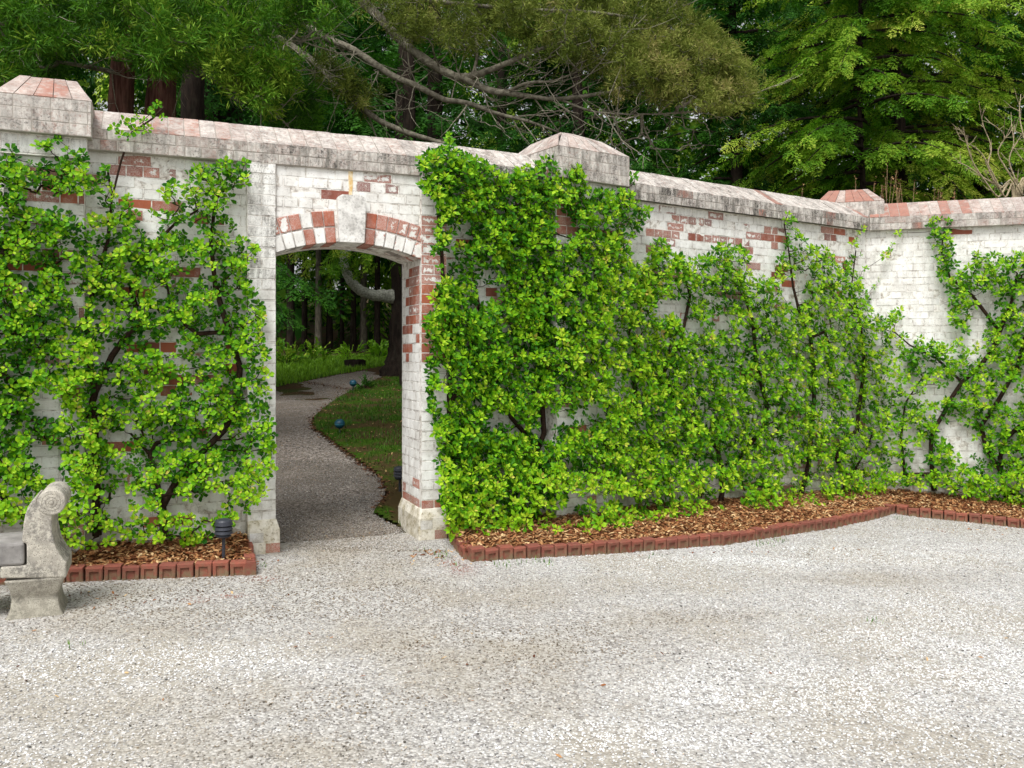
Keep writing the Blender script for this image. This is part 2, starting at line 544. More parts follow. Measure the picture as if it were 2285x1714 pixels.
def wall_center_y(X):
    pts = []
    for fr, s0, s1 in ((F1, -14, sg1), (F2, 0, L2), (F3, 0, L3), (F4, 0, 16)):
        for s_ in (s0, s1):
            q = fr.w(s_, -TH / 2, 0)
            pts.append((q[0], q[1]))
    pts.sort()
    return np.interp(X, [p[0] for p in pts], [p[1] for p in pts])

def court_z(X):
    X = np.asarray(X, float)
    return -0.045 * np.clip(X + 0.6, 0, 7)
def far_z(X, Y):
    t = np.clip(np.asarray(Y, float) - wall_center_y(X), 0, None)
    z = np.interp(Y, [6.5, 7.2, 11, 17, 24, 45, 70], [0, 0.02, 0.38, 0.72, 1.34, 3.6, 6.0])
    return z * np.clip(t / 0.8, 0, 1) + court_z(X) * np.clip(1 - t / 1.0, 0, 1)
def ground_z(X, Y):
    return np.where(np.asarray(Y) > wall_center_y(X), far_z(X, Y), court_z(X))
def on_far(px, py):
    lo, hi = 6.6, 60.0
    for _ in range(50):
        m = (lo + hi) / 2
        if EYE + kz(py) * m > float(far_z(kx(px) * m, m)): lo = m
        else: hi = m
    return np.array([kx(px) * lo, lo, float(far_z(kx(px) * lo, lo))])
def on_court(px, py):
    Y = 5.0
    for _ in range(40):
        Y = (EYE - float(court_z(kx(px) * Y))) / -kz(py)
    return np.array([kx(px) * Y, Y, float(court_z(kx(px) * Y))])

def in_poly(px, py, P):
    ins = False
    n = len(P)
    for i in range(n):
        x0, y0 = P[i]; x1, y1 = P[(i + 1) % n]
        if (y0 > py) != (y1 > py) and px < (x1 - x0) * (py - y0) / (y1 - y0) + x0:
            ins = not ins
    return ins

# ------------------------------------------------------------------ the ground
def mk_gravel_ground():
    g = G('gravel_ground')
    v = g.voro(75, 1); vd = g.voro(75, 0)
    big = g.noise(0.9, 4, 0.6); mid = g.noise(5, 4, 0.6)
    c = g.ramp(g.n('SeparateColor').outputs[0], [(0, (0, 0, 0, 1)), (1, (1, 1, 1, 1))])
    sep = g.n('SeparateColor'); g.put(sep.inputs[0], v)
    c = g.ramp(sep.outputs[0], [(0, lin('#858280')), (0.25, lin('#a8a5a0')), (0.7, lin('#bfbcb7')), (1, lin('#d3d1cd'))])
    c = g.mix(g.math('MULTIPLY', g.step(big, 0.42, 0.62), 0.5), c, lin('#a39985'))
    c = g.mix(g.math('MULTIPLY', g.step(vd, 0.3, 0.8), 0.35), c, lin('#6d6963'))
    return g.finish(c, 0.95, g.bump(g.math('ADD', g.math('MULTIPLY', vd, -1), mid), 0.006, 0.8), 0.1)
M['gravel_ground'] = mk_gravel_ground()

def mk_floor():
    g = G('woodland_floor')
    a = g.noise(1.3, 4, 0.6); b = g.noise(22, 4, 0.65)
    c = g.mix(g.step(b, 0.35, 0.7), lin('#3a2c22'), lin('#55432f'))
    c = g.mix(g.math('MULTIPLY', g.step(a, 0.45, 0.6), 0.7), c, lin('#33461b'))
    return g.finish(c, 1.0, g.bump(b, 0.02, 0.7), 0.05)
M['floor'] = mk_floor()
def mk_lawn():
    g = G('mossy_lawn')
    a = g.noise(1.6, 4, 0.6); b = g.noise(40, 4, 0.65)
    c = g.mix(g.step(b, 0.3, 0.7), lin('#263c0f'), lin('#3f5c15'))
    c = g.mix(g.step(a, 0.42, 0.58), c, lin('#453a24'))
    return g.finish(c, 1.0, g.bump(b, 0.02, 0.7), 0.05)
M['lawn'] = mk_lawn()
def mk_pathmat():
    g = G('brown_gravel_path')
    v = g.voro(65, 1); vd = g.voro(65, 0); big = g.noise(1.5, 4, 0.6)
    sep = g.n('SeparateColor'); g.put(sep.inputs[0], v)
    c = g.ramp(sep.outputs[0], [(0, lin('#3d3833')), (0.4, lin('#6a625a')), (0.8, lin('#8d857d')), (1, lin('#aaa39b'))])
    c = g.mix(g.math('MULTIPLY', g.step(big, 0.4, 0.6), 0.5), c, lin('#625a50'))
    return g.finish(c, 0.97, g.bump(vd, 0.006, 0.8), 0.1)
M['path'] = mk_pathmat()

def grid_sheet(name, xs, yfun0, yfun1, ny, zfun, mat):
    xs = np.asarray(xs); t = np.linspace(0, 1, ny)
    X = np.repeat(xs[:, None], ny, 1)
    Y0, Y1 = yfun0(xs)[:, None], yfun1(xs)[:, None]
    Y = Y0 + (Y1 - Y0) * (t ** 2)[None]
    Z = zfun(X, Y)
    V = np.stack([X, Y, Z], 2).reshape(-1, 3)
    F = [(i * ny + j, (i + 1) * ny + j, (i + 1) * ny + j + 1, i * ny + j + 1) for i in range(len(xs) - 1) for j in range(ny - 1)]
    return link(name, mesh_arrays(name, V, F, None, mat, smooth=True))
xs = np.unique(np.concatenate([np.linspace(-60, -8, 14), np.linspace(-8, 9, 86), np.linspace(9, 60, 14)]))
court = grid_sheet('gravel_court', xs, lambda x: wall_center_y(x), lambda x: np.full_like(x, -40.0), 40,
                   lambda X, Y: court_z(X), M['gravel_ground'])
V = court.data.vertices
struct(court, 'pale gravel court in front of the whitewashed wall')
floor = grid_sheet('woodland_floor', xs, lambda x: wall_center_y(x), lambda x: np.full_like(x, 90.0), 90,
                   lambda X, Y: far_z(X, Y) + 0.03 * np.sin(X * 2.1 + Y) * np.clip((Y - 12) / 6, 0, 1) - 0.006, M['floor'])
struct(floor, 'dim woodland floor rising beyond the wall')

def far_sheet(name, poly, mat, lift, step=0.12):
    P = [on_far(*p)[:2] for p in poly]
    xs_ = np.arange(min(p[0] for p in P) - step, max(p[0] for p in P) + step, step)
    ys_ = np.arange(min(p[1] for p in P) - step, max(p[1] for p in P) + step, step)
    idx, V_, F_ = {}, [], []
    def vid(i, j):
        if (i, j) not in idx:
            x, y = xs_[i], ys_[j]
            idx[(i, j)] = len(V_)
            lf = lift * float(np.clip((y - wall_center_y(x)) / .4, 0.1, 1))
            V_.append((x, y, float(far_z(x, y)) + lf + 0.012 * float(np.clip((y - wall_center_y(x)) / .8, 0, 1)) * mnoise.noise((x * 2, y * 2, 0))))
        return idx[(i, j)]
    for i in range(len(xs_) - 1):
        for j in range(len(ys_) - 1):
            x, y = xs_[i] + step / 2, ys_[j] + step / 2
            if in_poly(x, y, P) and y > wall_center_y(x):
                F_.append((vid(i, j), vid(i + 1, j), vid(i + 1, j + 1), vid(i, j + 1)))
    return link(name, mesh_arrays(name, V_, F_, None, mat, smooth=True)), P

path_poly = [(560, 1225), (930, 1225), (893, 1180), (834, 1150), (860, 1105), (845, 1068), (812, 1045), (787, 1027), (736, 989), (701, 963), (692, 947),
             (705, 928), (739, 900), (753, 893), (782, 873), (829, 853), (869, 832), (960, 826), (960, 815), (872, 818), (840, 824), (753, 838),
             (681, 853), (618, 868), (540, 885), (470, 920), (470, 1000), (520, 1100)]
pth, PATHP = far_sheet('garden_path', path_poly, M['path'], 0.012, 0.06)
struct(pth, 'brown gravel path curving away through the gateway')
lawn_poly = [(905, 1182), (838, 1151), (866, 1106), (850, 1068), (818, 1043), (792, 1024), (741, 986), (706, 961), (697, 946),
             (710, 926), (744, 898), (786, 873), (832, 854), (872, 836), (1080, 836), (1150, 900), (1150, 1182)]
lwn, LAWNP = far_sheet('lawn', lawn_poly, M['lawn'], 0.03, 0.05)
struct(lwn, 'mossy lawn bank right of the path beyond the gateway')

# ------------------------------------------------------------------ brick mesh cache
_bm = {}
def brick_arrays(w, h, d, bev=0.0016, seed=0):
    rr = random.Random(seed)
    x0, x1 = -w / 2, w / 2
    j = lambda: rr.uniform(-0.0011, 0.0011)
    V, U = [], []
    for (x, z) in ((x0, 0), (x1, 0), (x1, h), (x0, h)):
        V.append((x, d, z))
    for (x, z) in ((x0, 0), (x1, 0), (x1, h), (x0, h)):
        V.append((x, bev, z))
    for (x, z) in ((x0 + bev, bev), (x1 - bev, bev), (x1 - bev, h - bev), (x0 + bev, h - bev)):
        V.append((x + j(), j(), z + j()))
    F = [(8, 9, 10, 11)]
    for i in range(4):
        k = (i + 1) % 4
        F.append((4 + i, 4 + k, 8 + k, 8 + i))
        F.append((i, k, 4 + k, 4 + i))
    V = np.array(V)
    ua = np.stack([V[:, 0] + w / 2, V[:, 2]], 1); ub = np.stack([w / 2 - V[:, 0], h - V[:, 2]], 1)
    ua[:8] -= 0.0015; ub[:8] -= 0.0015
    return V, np.array(F), ua, ub
def brick_mesh(w, h, d, mat, seed=0):
    key = (round(w, 3), round(h, 3), round(d, 3), mat, seed)
    if key not in _bm:
        V, F, ua, ub = brick_arrays(w, h, d, seed=seed)
        _bm[key] = mesh_arrays('brick', V, F, None, M[mat], {'uva': ua, 'uvb': ub})
    return _bm[key]
class BrickJoin:
    def __init__(s): s.v, s.f, s.a, s.b, s.c, s.n = [], [], [], [], [], 0
    def add(s, w, h, d, loc, rot, colr, seed):
        V, F, ua, ub = brick_arrays(w, h, d, seed=seed)
        mt = np.array(Matrix.LocRotScale(Vector(loc), None, None) @ rot.to_4x4()) if rot is not None else np.array(Matrix.Translation(Vector(loc)))
        V = V @ mt[:3, :3].T + mt[:3, 3]
        s.v.append(V); s.f.append(F + s.n); s.a.append(ua); s.b.append(ub)
        s.c.append(np.tile(np.array(colr), (len(V), 1))); s.n += len(V)
    def build(s, name, mat, parent):
        if not s.n: return
        o = link(name, mesh_arrays(name, np.vstack(s.v), np.vstack(s.f), None, mat,
                 {'uva': np.vstack(s.a), 'uvb': np.vstack(s.b), 'bc': np.vstack(s.c)}), parent)
        stuff(o)
        return o

# where the whitewash has come off, read off the photo (column, row, half width, half height, how bare)
BARE = [(393, 382, 62, 9, .58), (320, 352, 34, 9, .6), (316, 452, 46, 9, 1), (396, 454, 38, 9, .85), (466, 455, 22, 9, .6), (462, 482, 40, 9, 1),
        (310, 480, 24, 9, .9), (16, 435, 22, 10, 1), (86, 435, 40, 10, .9), (128, 462, 80, 10, .9), (310, 647, 30, 9, 1), (338, 772, 42, 9, 1),
        (358, 818, 22, 9, 1), (385, 842, 68, 10, .9), (385, 868, 40, 9, 1), (515, 782, 20, 10, 1), (505, 820, 26, 9, 1), (170, 891, 30, 9, .9),
        (184, 941, 16, 10, 1), (432, 961, 18, 9, 1), (264, 991, 28, 9, .9), (428, 1064, 44, 9, 1), (66, 598, 72, 18, .9), (22, 760, 24, 14, .8),
        (350, 1156, 95, 10, 1), (88, 352, 40, 14, .8), (180, 405, 20, 9, .7), (410, 610, 25, 9, .9), (560, 400, 14, 9, .3),
        (729, 433, 26, 8, .95), (800, 418, 14, 8, .62), (868, 424, 14, 8, .55), (828, 444, 12, 8, .6), (858, 402, 18, 8, .5),
        (1087, 657, 16, 9, 1), (1105, 680, 20, 8, .7), (1262, 500, 26, 40, .9), (1372, 548, 14, 22, 1), (1245, 580, 14, 12, .9),
        (1504, 487, 12, 9, .75), (1556, 490, 44, 9, .55), (1498, 503, 24, 8, .6), (1482, 520, 40, 9, .7), (1553, 529, 22, 9, .88), (1604, 535, 30, 9, .6),
        (1440, 539, 9, 9, 1), (1456, 556, 12, 8, .8), (1653, 541, 20, 9, .82), (1668, 522, 16, 8, .62), (1729, 513, 26, 9, .75), (1730, 534, 18, 9, .92),
        (1728, 552, 10, 8, .8), (1666, 561, 14, 9, .85), (1874, 519, 12, 9, .9), (1857, 534, 14, 9, .9), (1899, 541, 8, 9, .9), (1890, 592, 8, 10, 1),
        (1634, 592, 8, 10, 1), (1734, 606, 12, 10, 1), (1843, 640, 10, 10, 1), (1855, 572, 30, 8, .6), (1480, 620, 60, 12, .8),
        (1630, 660, 40, 12, .8), (1850, 860, 14, 12, .8), (1840, 990, 30, 14, .8), (1720, 1090, 60, 12, .85), (1250, 1166, 30, 10, .9),
        (1060, 750, 30, 10, .8), (1030, 1090, 40, 10, .9)]
def bare_at(px, py, rr, base=0.12):
    b = 0.0
    for cx_, cy_, rx, ry, am in BARE:
        if abs(px - cx_) < rx and abs(py - cy_) < ry:
            b = max(b, am + rr.uniform(-0.08, 0.06))
    if b == 0.0:
        x = rr.random()
        if x < base * 0.35: b = rr.uniform(.6, 1.0)
        elif x < base: b = rr.uniform(.35, .6)
        else: b = rr.uniform(0, .16)
    return min(max(b, 0), 1)

CH = 2.80 / 37                                    # course height
Z_CB, Z_CF, Z_CR = 2.80, 2.945, 3.14              # coping: underside, top of face, ridge

class BrickSet:
    """bricks of one thing: the 300 that show largest become parts, the rest one joined part"""
    def __init__(s, root, fr, name='brick', mo='brick_o', ma='brick_a', limit=300):
        s.root, s.fr, s.items, s.name, s.mo, s.ma, s.limit = root, fr, [], name, mo, ma, limit
    def add(s, w, h, d, loc, colr, rot=None, prio=0.0):
        s.items.append((prio, w, h, d, loc, colr, rot))
    def flush(s):
        s.items.sort(key=lambda t: -t[0])
        J = BrickJoin()
        for i, (pr, w, h, d, loc, c, rot) in enumerate(s.items):
            seed = i % 5
            if i < s.limit and pr > 0:
                o = link(s.name, brick_mesh(w, h, d, s.mo, seed), s.root, loc, rot.to_euler() if rot is not None else None)
                o.color = (*c, 1)
            else:
                J.add(w, h, d, loc, rot, (*c, 1), seed)
        J.build(s.name, M[s.ma], s.root)

VINE_HIDE = []          # filled below: polygons thick with leaves (bricks there come last for the 300)

def lay_panel(bs, fr, s0, s1, z0, z1, p, rr, skip=None, base=0.12, grime=0.15, off=0.0):
    k0 = int(math.floor(z0 / CH))
    k = k0
    while k * CH < z1 - 0.01:
        z = k * CH
        hd = (k % 2 == 1)
        L = 0.1075 if hd else 0.215
        s_ = s0 + (-(k * 0.05375 * 1.0) % L) - L if not hd else s0 - 0.05375
        while s_ < s1:
            a, b = max(s_, s0), min(s_ + L, s1)
            s_ += L
            if b - a < 0.03: continue
            c = (a + b) / 2
            px, py = fr.pxz(c, p, z + CH / 2)
            if skip and skip(c, z + CH / 2): continue
            h = min(CH, z1 - z)
            vis = -60 < px < 2345
            dens = 1.0
            for P in VINE_HIDE:
                if in_poly(px, py, P): dens = 0.35
            pr = dens * (b - a) * CH / max(fr.w(c, p, z)[1], 1) ** 2 if vis else 0
            wq = round((b - a - 0.006) / 0.004) * 0.004
            bs.add(wq, h - 0.006, 0.05, (c, -(p + rr.uniform(-0.0012, 0.0016)), z + 0.003),
                   (bare_at(px, py, rr, base), rr.random(), grime * rr.uniform(.3, 1.3)), None, pr)
        k += 1

def lay_coping(root, fr, s0, s1, rr, bare=0.45, pink=0.5, name='coping_brick', grime=0.6, zo=0.0):
    mb = MB()
    g_ = 0.002
    P = [(s0, g_, Z_CB + zo), (s0, g_, Z_CF - 0.004), (s0, TH / 2, Z_CR - g_), (s0, TH - g_, Z_CF - 0.004), (s0, TH - g_, Z_CB + zo)]
    mb.prism(P, (s1 - s0, 0, 0))
    core = mb.build('coping', M['copmortar'], root)
    bs = BrickSet(core, fr, name, 'cop_o', 'cop_a', 300)
    hh = (Z_CF - Z_CB) / 2
    for r in range(2):
        L = 0.215 if r == 1 else 0.1075
        s_ = s0 - (0.06 if r else 0.0)
        while s_ < s1 - 0.02:
            a, b = max(s_, s0), min(s_ + L, s1)
            s_ += L
            if b - a < 0.03: continue
            z = Z_CB + r * hh
            px, py = fr.pxz((a + b) / 2, 0, z)
            bb = bare * rr.uniform(0.0, 1.5)
            if rr.random() < 0.06: bb = 0.88
            wq = round((b - a - 0.007) / 0.004) * 0.004
            bs.add(wq, hh - 0.006, 0.05, ((a + b) / 2, -rr.uniform(0, 0.003), z + 0.003), (bb, rr.uniform(.3, 1), grime * rr.uniform(.6, 1.4)), None,
                   1.0 if -60 < px < 2345 else 0)
    rise, run = Z_CR - Z_CF, TH / 2
    th = math.atan2(rise, run); Ls = math.hypot(rise, run)
    s_ = s0
    n = max(1, round((s1 - s0) / 0.104)); dw = (s1 - s0) / n
    for i in range(n):
        c = s0 + (i + .5) * dw
        px, py = fr.pxz(c, 0, Z_CF)
        bb = min(1, bare * rr.uniform(0.8, 1.5))
        if pink > 1: bb = rr.uniform(.88, 1) if i in (0, 1, 2, 3, 7, 9) else rr.uniform(.5, .85)
        elif rr.random() < pink * 0.1: bb = 0.92
        rot = Matrix.Rotation(th - math.pi / 2, 3, 'X')
        ou = rr.uniform(0, 0.005)
        bs.add(round((dw - 0.006) / 0.002) * 0.002, Ls - 0.004, 0.06, (c, -ou * math.sin(th) + 0.001, Z_CF + ou * math.cos(th)),
               (bb, rr.uniform(0, .8), grime * 0.55 * rr.uniform(.5, 1.4)), rot, 1.0 if -60 < px < 2345 else 0)
        rot2 = Matrix.Rotation(math.pi, 3, 'Z') @ rot
        bs.add(round((dw - 0.006) / 0.002) * 0.002, Ls - 0.004, 0.06, (c, TH + ou * math.sin(th) - 0.001, Z_CF + ou * math.cos(th)),
               (bb, rr.random(), grime), rot2, 0)
    bs.flush()

L_HIDE = [(0, 520), (200, 470), (300, 560), (540, 540), (590, 700), (600, 1100), (440, 1180), (0, 1120)]
R_HIDE = [(985, 420), (1250, 420), (1400, 470), (1420, 620), (1900, 640), (1950, 1090), (1000, 1160)]
VINE_HIDE = [L_HIDE, R_HIDE]

def wall(fr, s0, s1, label, core0, core1, seed, base=0.12, z0=-0.45, copbare=0.45, pink=0.5, grime=0.12, cop0=None, cop1=None, zo=0.0, cg=0.6):
    q = fr.O
    root = thing('brick_wall', label, 'wall', (q[0], q[1], 0), fr.a)
    mb = MB()
    mb.box(core0, core1, -PANEL + 0.0012, TH + PANEL, z0 - 0.1, Z_CB + 0.02)
    mb.build('wall_body', M['mortar'], root)
    rr = random.Random(seed)
    bs = BrickSet(root, fr)
    lay_panel(bs, fr, s0, s1, z0, Z_CB, PANEL, rr, None, base, grime)
    bs.flush()
    lay_coping(root, fr, s0 if cop0 is None else cop0, s1 if cop1 is None else cop1, rr, copbare, pink, zo=zo, grime=cg)
    return root

SA = (F1.s_at(-15, .1) + F1.s_at(204, .1)) / 2    # pillar centres along their walls
wall(F1, -4.6, sg0, 'long whitewashed brick wall left of the gateway, behind the bench', -4.6, sg0, 11, 0.06, -0.15, 0.6, 0.5)
wall(F2, 0, L2, 'whitewashed brick wall between the gateway and the leafy middle pillar', 0.0, L2, 12, 0.08, -0.3, 0.26, 0.2, zo=0.0015, cg=1.0)
wall(F3, 0, L3 + 0.034, 'whitewashed brick wall with patchy red bricks between middle pillar and corner', 0.0, L3 + 0.10, 13, 0.10, -0.45, 0.26, 0.2, zo=0.003, cg=1.05, cop1=L3)
wall(F4, -0.034, 3.6, 'clean whitewashed brick wall with orange ridge, right of the corner', -0.10, 3.6, 14, 0.012, -0.5, 0.62, 2.2, 0.2, cop0=0.004, zo=0.0045)

# ------------------------------------------------------------------ gateway
def gateway():
    fr = F1
    root = thing('gateway', 'whitewashed brick gateway with shallow arch and projecting keystone', 'gateway', (fr.O[0], fr.O[1], 0), fr.a)
    rr = random.Random(5)
    sl, sr = fr.s_at(616), fr.s_at(940)
    zs, rise = 2.165, 0.10
    half = (sr - sl) / 2; mid = (sl + sr) / 2
    rad = (half ** 2 + rise ** 2) / (2 * rise)
    zc = zs + rise - rad
    arch = lambda s_: zc + math.sqrt(max(rad ** 2 - (s_ - mid) ** 2, 0))
    # cores
    mb = MB()
    mb.box(sg0, sl - 0.002, 0.0012, TH - 0.03, -0.3, Z_CB + 0.02)
    mb.build('pier', M['mortar'], root)
    mb = MB()
    mb.box(sr + 0.002, sg1, 0.0012, TH - 0.03, -0.3, Z_CB + 0.02)
    mb.build('pier', M['mortar'], root)
    mb = MB()
    n = 24
    ss = np.linspace(sl - 0.004, sr + 0.004, n + 1)
    yf, yb = 0.0232, TH - 0.04
    V = []
    for s_ in ss:
        za = arch(min(max(s_, sl), sr)) + 0.006
        V += [(s_, yf, za), (s_, yf, Z_CB + 0.018), (s_, yb, za), (s_, yb, Z_CB + 0.018)]
    F = []
    for i in range(n):
        a, b = 4 * i, 4 * i + 4
        F += [(a, b, b + 1, a + 1), (a + 2, a + 3, b + 3, b + 2), (a, a + 2, b + 2, b)]
    mb.add(V, F)
    arch_o = mb.build('arch', M['mortar'], root)
    # tympanum
    ring = 0.232
    bs = BrickSet(root, fr)
    def skip(s_, z):
        r = math.hypot(s_ - mid, z - zc)
        return r < rad + ring - 0.02 and True or z < zs
    lay_panel(bs, fr, sl, sr, zs - 0.1, Z_CB, -0.022, rr, skip, 0.0, 0.12)
    # piers: front columns and reveal
    def pier(a, b, inner, side):
        k = 0
        while k * CH < Z_CB - 0.01:
            z = k * CH
            cuts = [a, b] if k % 2 == 0 else [a, (a + b) / 2, b]
            for c0, c1 in zip(cuts[:-1], cuts[1:]):
                c = (c0 + c1) / 2
                px, py = fr.pxz(c, 0, z + CH / 2)
                if side > 0:
                    if 640 < py < 815: b_ = rr.uniform(.85, 1)
                    elif 480 < py < 640: b_ = rr.uniform(.4, .65)
                    elif 1085 < py < 1165: b_ = rr.uniform(.85, 1) if c > (a + b) / 2 or py > 1108 else .2
                    elif py > 1165: b_ = .2
                    else: b_ = rr.uniform(0, .12)
                    gr = 0.15
                else:
                    b_ = rr.uniform(0, .14); gr = 0.55 if py < 640 else 0.12
                w_ = c1 - c0 - 0.006
                bs.add(round(w_ / .002) * .002, CH - 0.007, 0.05, (c, -rr.uniform(0, .002), z + .0035), (b_, rr.random() * .5, gr * rr.uniform(.5, 1.4)), None, 1.0)
            # reveal face bricks, turned to look across the opening
            yy = 0.052
            row = [0.2, 0.1, 0.2] if k % 2 else [0.1, 0.2, 0.1, 0.1]
            for L in row:
                z_top = z + CH
                if z_top > zs + 0.02: break
                y1 = min(yy + L, TH - 0.04)
                if y1 - yy < 0.04: break
                cy = (yy + y1) / 2
                rot = Matrix.Rotation(math.pi / 2 * (1 if inner < (a + b) / 2 else -1) * -1, 3, 'Z')
                q = fr.w(inner, -cy, z + CH / 2)
                py = HY - FOC * (q[2] - EYE) / q[1]
                b_ = rr.uniform(0, .2)
                if side > 0 and 600 < py < 720 and cy < 0.45: b_ = rr.uniform(.5, 1)
                if side > 0 and 720 < py < 800 and rr.random() < .3: b_ = .9
                if side > 0 and 1070 < py < 1140 and rr.random() < .35: b_ = rr.uniform(.6, 1)
                bs.add(round((y1 - yy - .007) / .002) * .002, CH - 0.007, 0.04, (inner, cy, z + .0035), (b_, rr.random() * .5, .15 * rr.random()), rot, 0.9)
                yy = y1
            k += 1
    pier(sg0, sl, sl, -1)
    pier(sr, sg1, sr, 1)
    bs.limit = 420
    bs.flush()
    # voussoirs
    kw = 0.105
    nv = 6
    up_l = [.42, .5, .80, .1, .86, .88]; up_r = [.88, .72, .62, .6, .5, .58]
    lo_l = [.1, .2, .22, .82, .12, .8]; lo_r = [.8, .3, .15, .3, .3, .35]
    ang = math.asin((half) / rad); ak = kw / rad
    for row in range(2):
        for sd in (-1, 1):
            for i in range(nv):
                t0 = ak + (ang - ak) * i / nv; t1 = ak + (ang - ak) * (i + 1) / nv
                gp = 0.003 / rad
                r0 = rad + 0.0 + row * 0.118 + (0.001 if row else -0.004); r1 = r0 + 0.112
                P = []
                for t, r in ((t0 + gp, r0), (t1 - gp, r0), (t1 - gp, r1), (t0 + gp, r1)):
                    P.append((mid + sd * r * math.sin(t), zc + r * math.cos(t)))
                if sd < 0: P = [P[1], P[0], P[3], P[2]]
                cc = np.mean(P, 0)
                yf = 0.012; bev = 0.005; dp = 0.30 if row == 0 else 0.06
                V = [(x, yf + dp, z) for x, z in P] + [(x, yf + bev, z) for x, z in P]
                V += [(cc[0] + (x - cc[0]) * .9, yf, cc[1] + (z - cc[1]) * .93) for x, z in P]
                F = [(8, 9, 10, 11)] + [(4 + q, 4 + (q + 1) % 4, 8 + (q + 1) % 4, 8 + q) for q in range(4)] + [(q, (q + 1) % 4, 4 + (q + 1) % 4, 4 + q) for q in range(4)]
                V = np.array(V)
                w_, h_ = 0.078, 0.112
                ua = np.array([(0, 0), (w_, 0), (w_, h_), (0, h_)] * 3, float)
                ua[8:] = [(.005, .005), (w_ - .005, .005), (w_ - .005, h_ - .005), (.005, h_ - .005)]
                ub = np.array([w_, h_]) - ua
                b_ = ((up_l if sd < 0 else up_r) if row else (lo_l if sd < 0 else lo_r))
                b_ = b_[nv - 1 - i] if sd < 0 else b_[i]
                V = V - np.array([cc[0], 0, cc[1]])
                o = link('arch_brick', mesh_arrays('arch_brick', V, F, None, M['brick_o'], {'uva': ua, 'uvb': ub}), arch_o, (cc[0], 0, cc[1]))
                o.color = (b_, rr.random() * .25, .1, 1)
    # keystone, with a narrower neck at its head
    mb = MB()
    zk0, zk1 = zs + rise - 0.006, zs + rise + 0.345
    mb.prism([(mid - .092, -0.035, zk0), (mid + .092, -0.035, zk0), (mid + .104, -0.035, zk1 - .07), (mid + .104, -.035, zk1 - .02), (mid + .07, -0.035, zk1), (mid - .07, -0.035, zk1), (mid - .104, -.035, zk1 - .02), (mid - .104, -0.035, zk1 - .07)][::-1], (0, 0.30, 0))
    mb.build('keystone', M['keystone'], root, bevel=0.008)
    # rust streak running down from the coping: a thin crust
    mb = MB()
    zz = np.linspace(zk1 - .02, Z_CB - .004, 12)
    P = [(mid - .009 - rr.uniform(0, .007), .0185, z) for z in zz] + [(mid + .012 + rr.uniform(0, .008), .0185, z) for z in zz[::-1]]
    mb.prism(P, (0, .004, 0))
    mb.build('rust_streak', M['rust'], root)
    # plinths
    for a, b in ((sg0, sl), (sr, sg1)):
        mb = MB()
        a0 = a - (0.0 if a == sg0 else 0.026); b0 = b + (0.026 if a == sg0 else 0.0)
        y0, y1 = -0.026, TH + 0.0
        z1, z2 = 0.165, 0.245
        V = [(x, y, z) for z, g_ in ((-0.3, 0), (z1, 0), (z2, 0.024)) for (x, y) in ((a0 + (g_ if a != sg0 else 0), y0 + g_), (b0 - (g_ if a == sg0 else 0), y0 + g_), (b0 - (g_ if a == sg0 else 0), y1 - g_), (a0 + (g_ if a != sg0 else 0), y1 - g_))]
        F = [(k * 4 + i, k * 4 + (i + 1) % 4, k * 4 + 4 + (i + 1) % 4, k * 4 + 4 + i) for k in range(2) for i in range(4)] + [(8, 9, 10, 11)]
        mb.add(V, F)
        po = mb.build('plinth', M['plinth'], root, bevel=0.012)
        c_ = b0 - .052 if a == sg0 else b - .056
        o = link('brick', brick_mesh(.10, .068, .05, 'brick_o', 1), po, (c_, y0 - .0025, .004))
        o.color = (.8, .6 if a != sg0 else .2, .2, 1)
        o = link('brick', brick_mesh(.096, .07, .05, 'brick_o', 2), po, (a0 + .06, y0 - .0015, .082))
        o.color = (.22, .5, .3, 1)
    lay_coping(root, fr, sg0, sg1, rr, 0.40, 0.3, zo=0.0006, grime=.8)
    return sl, sr
SL, SR = gateway()

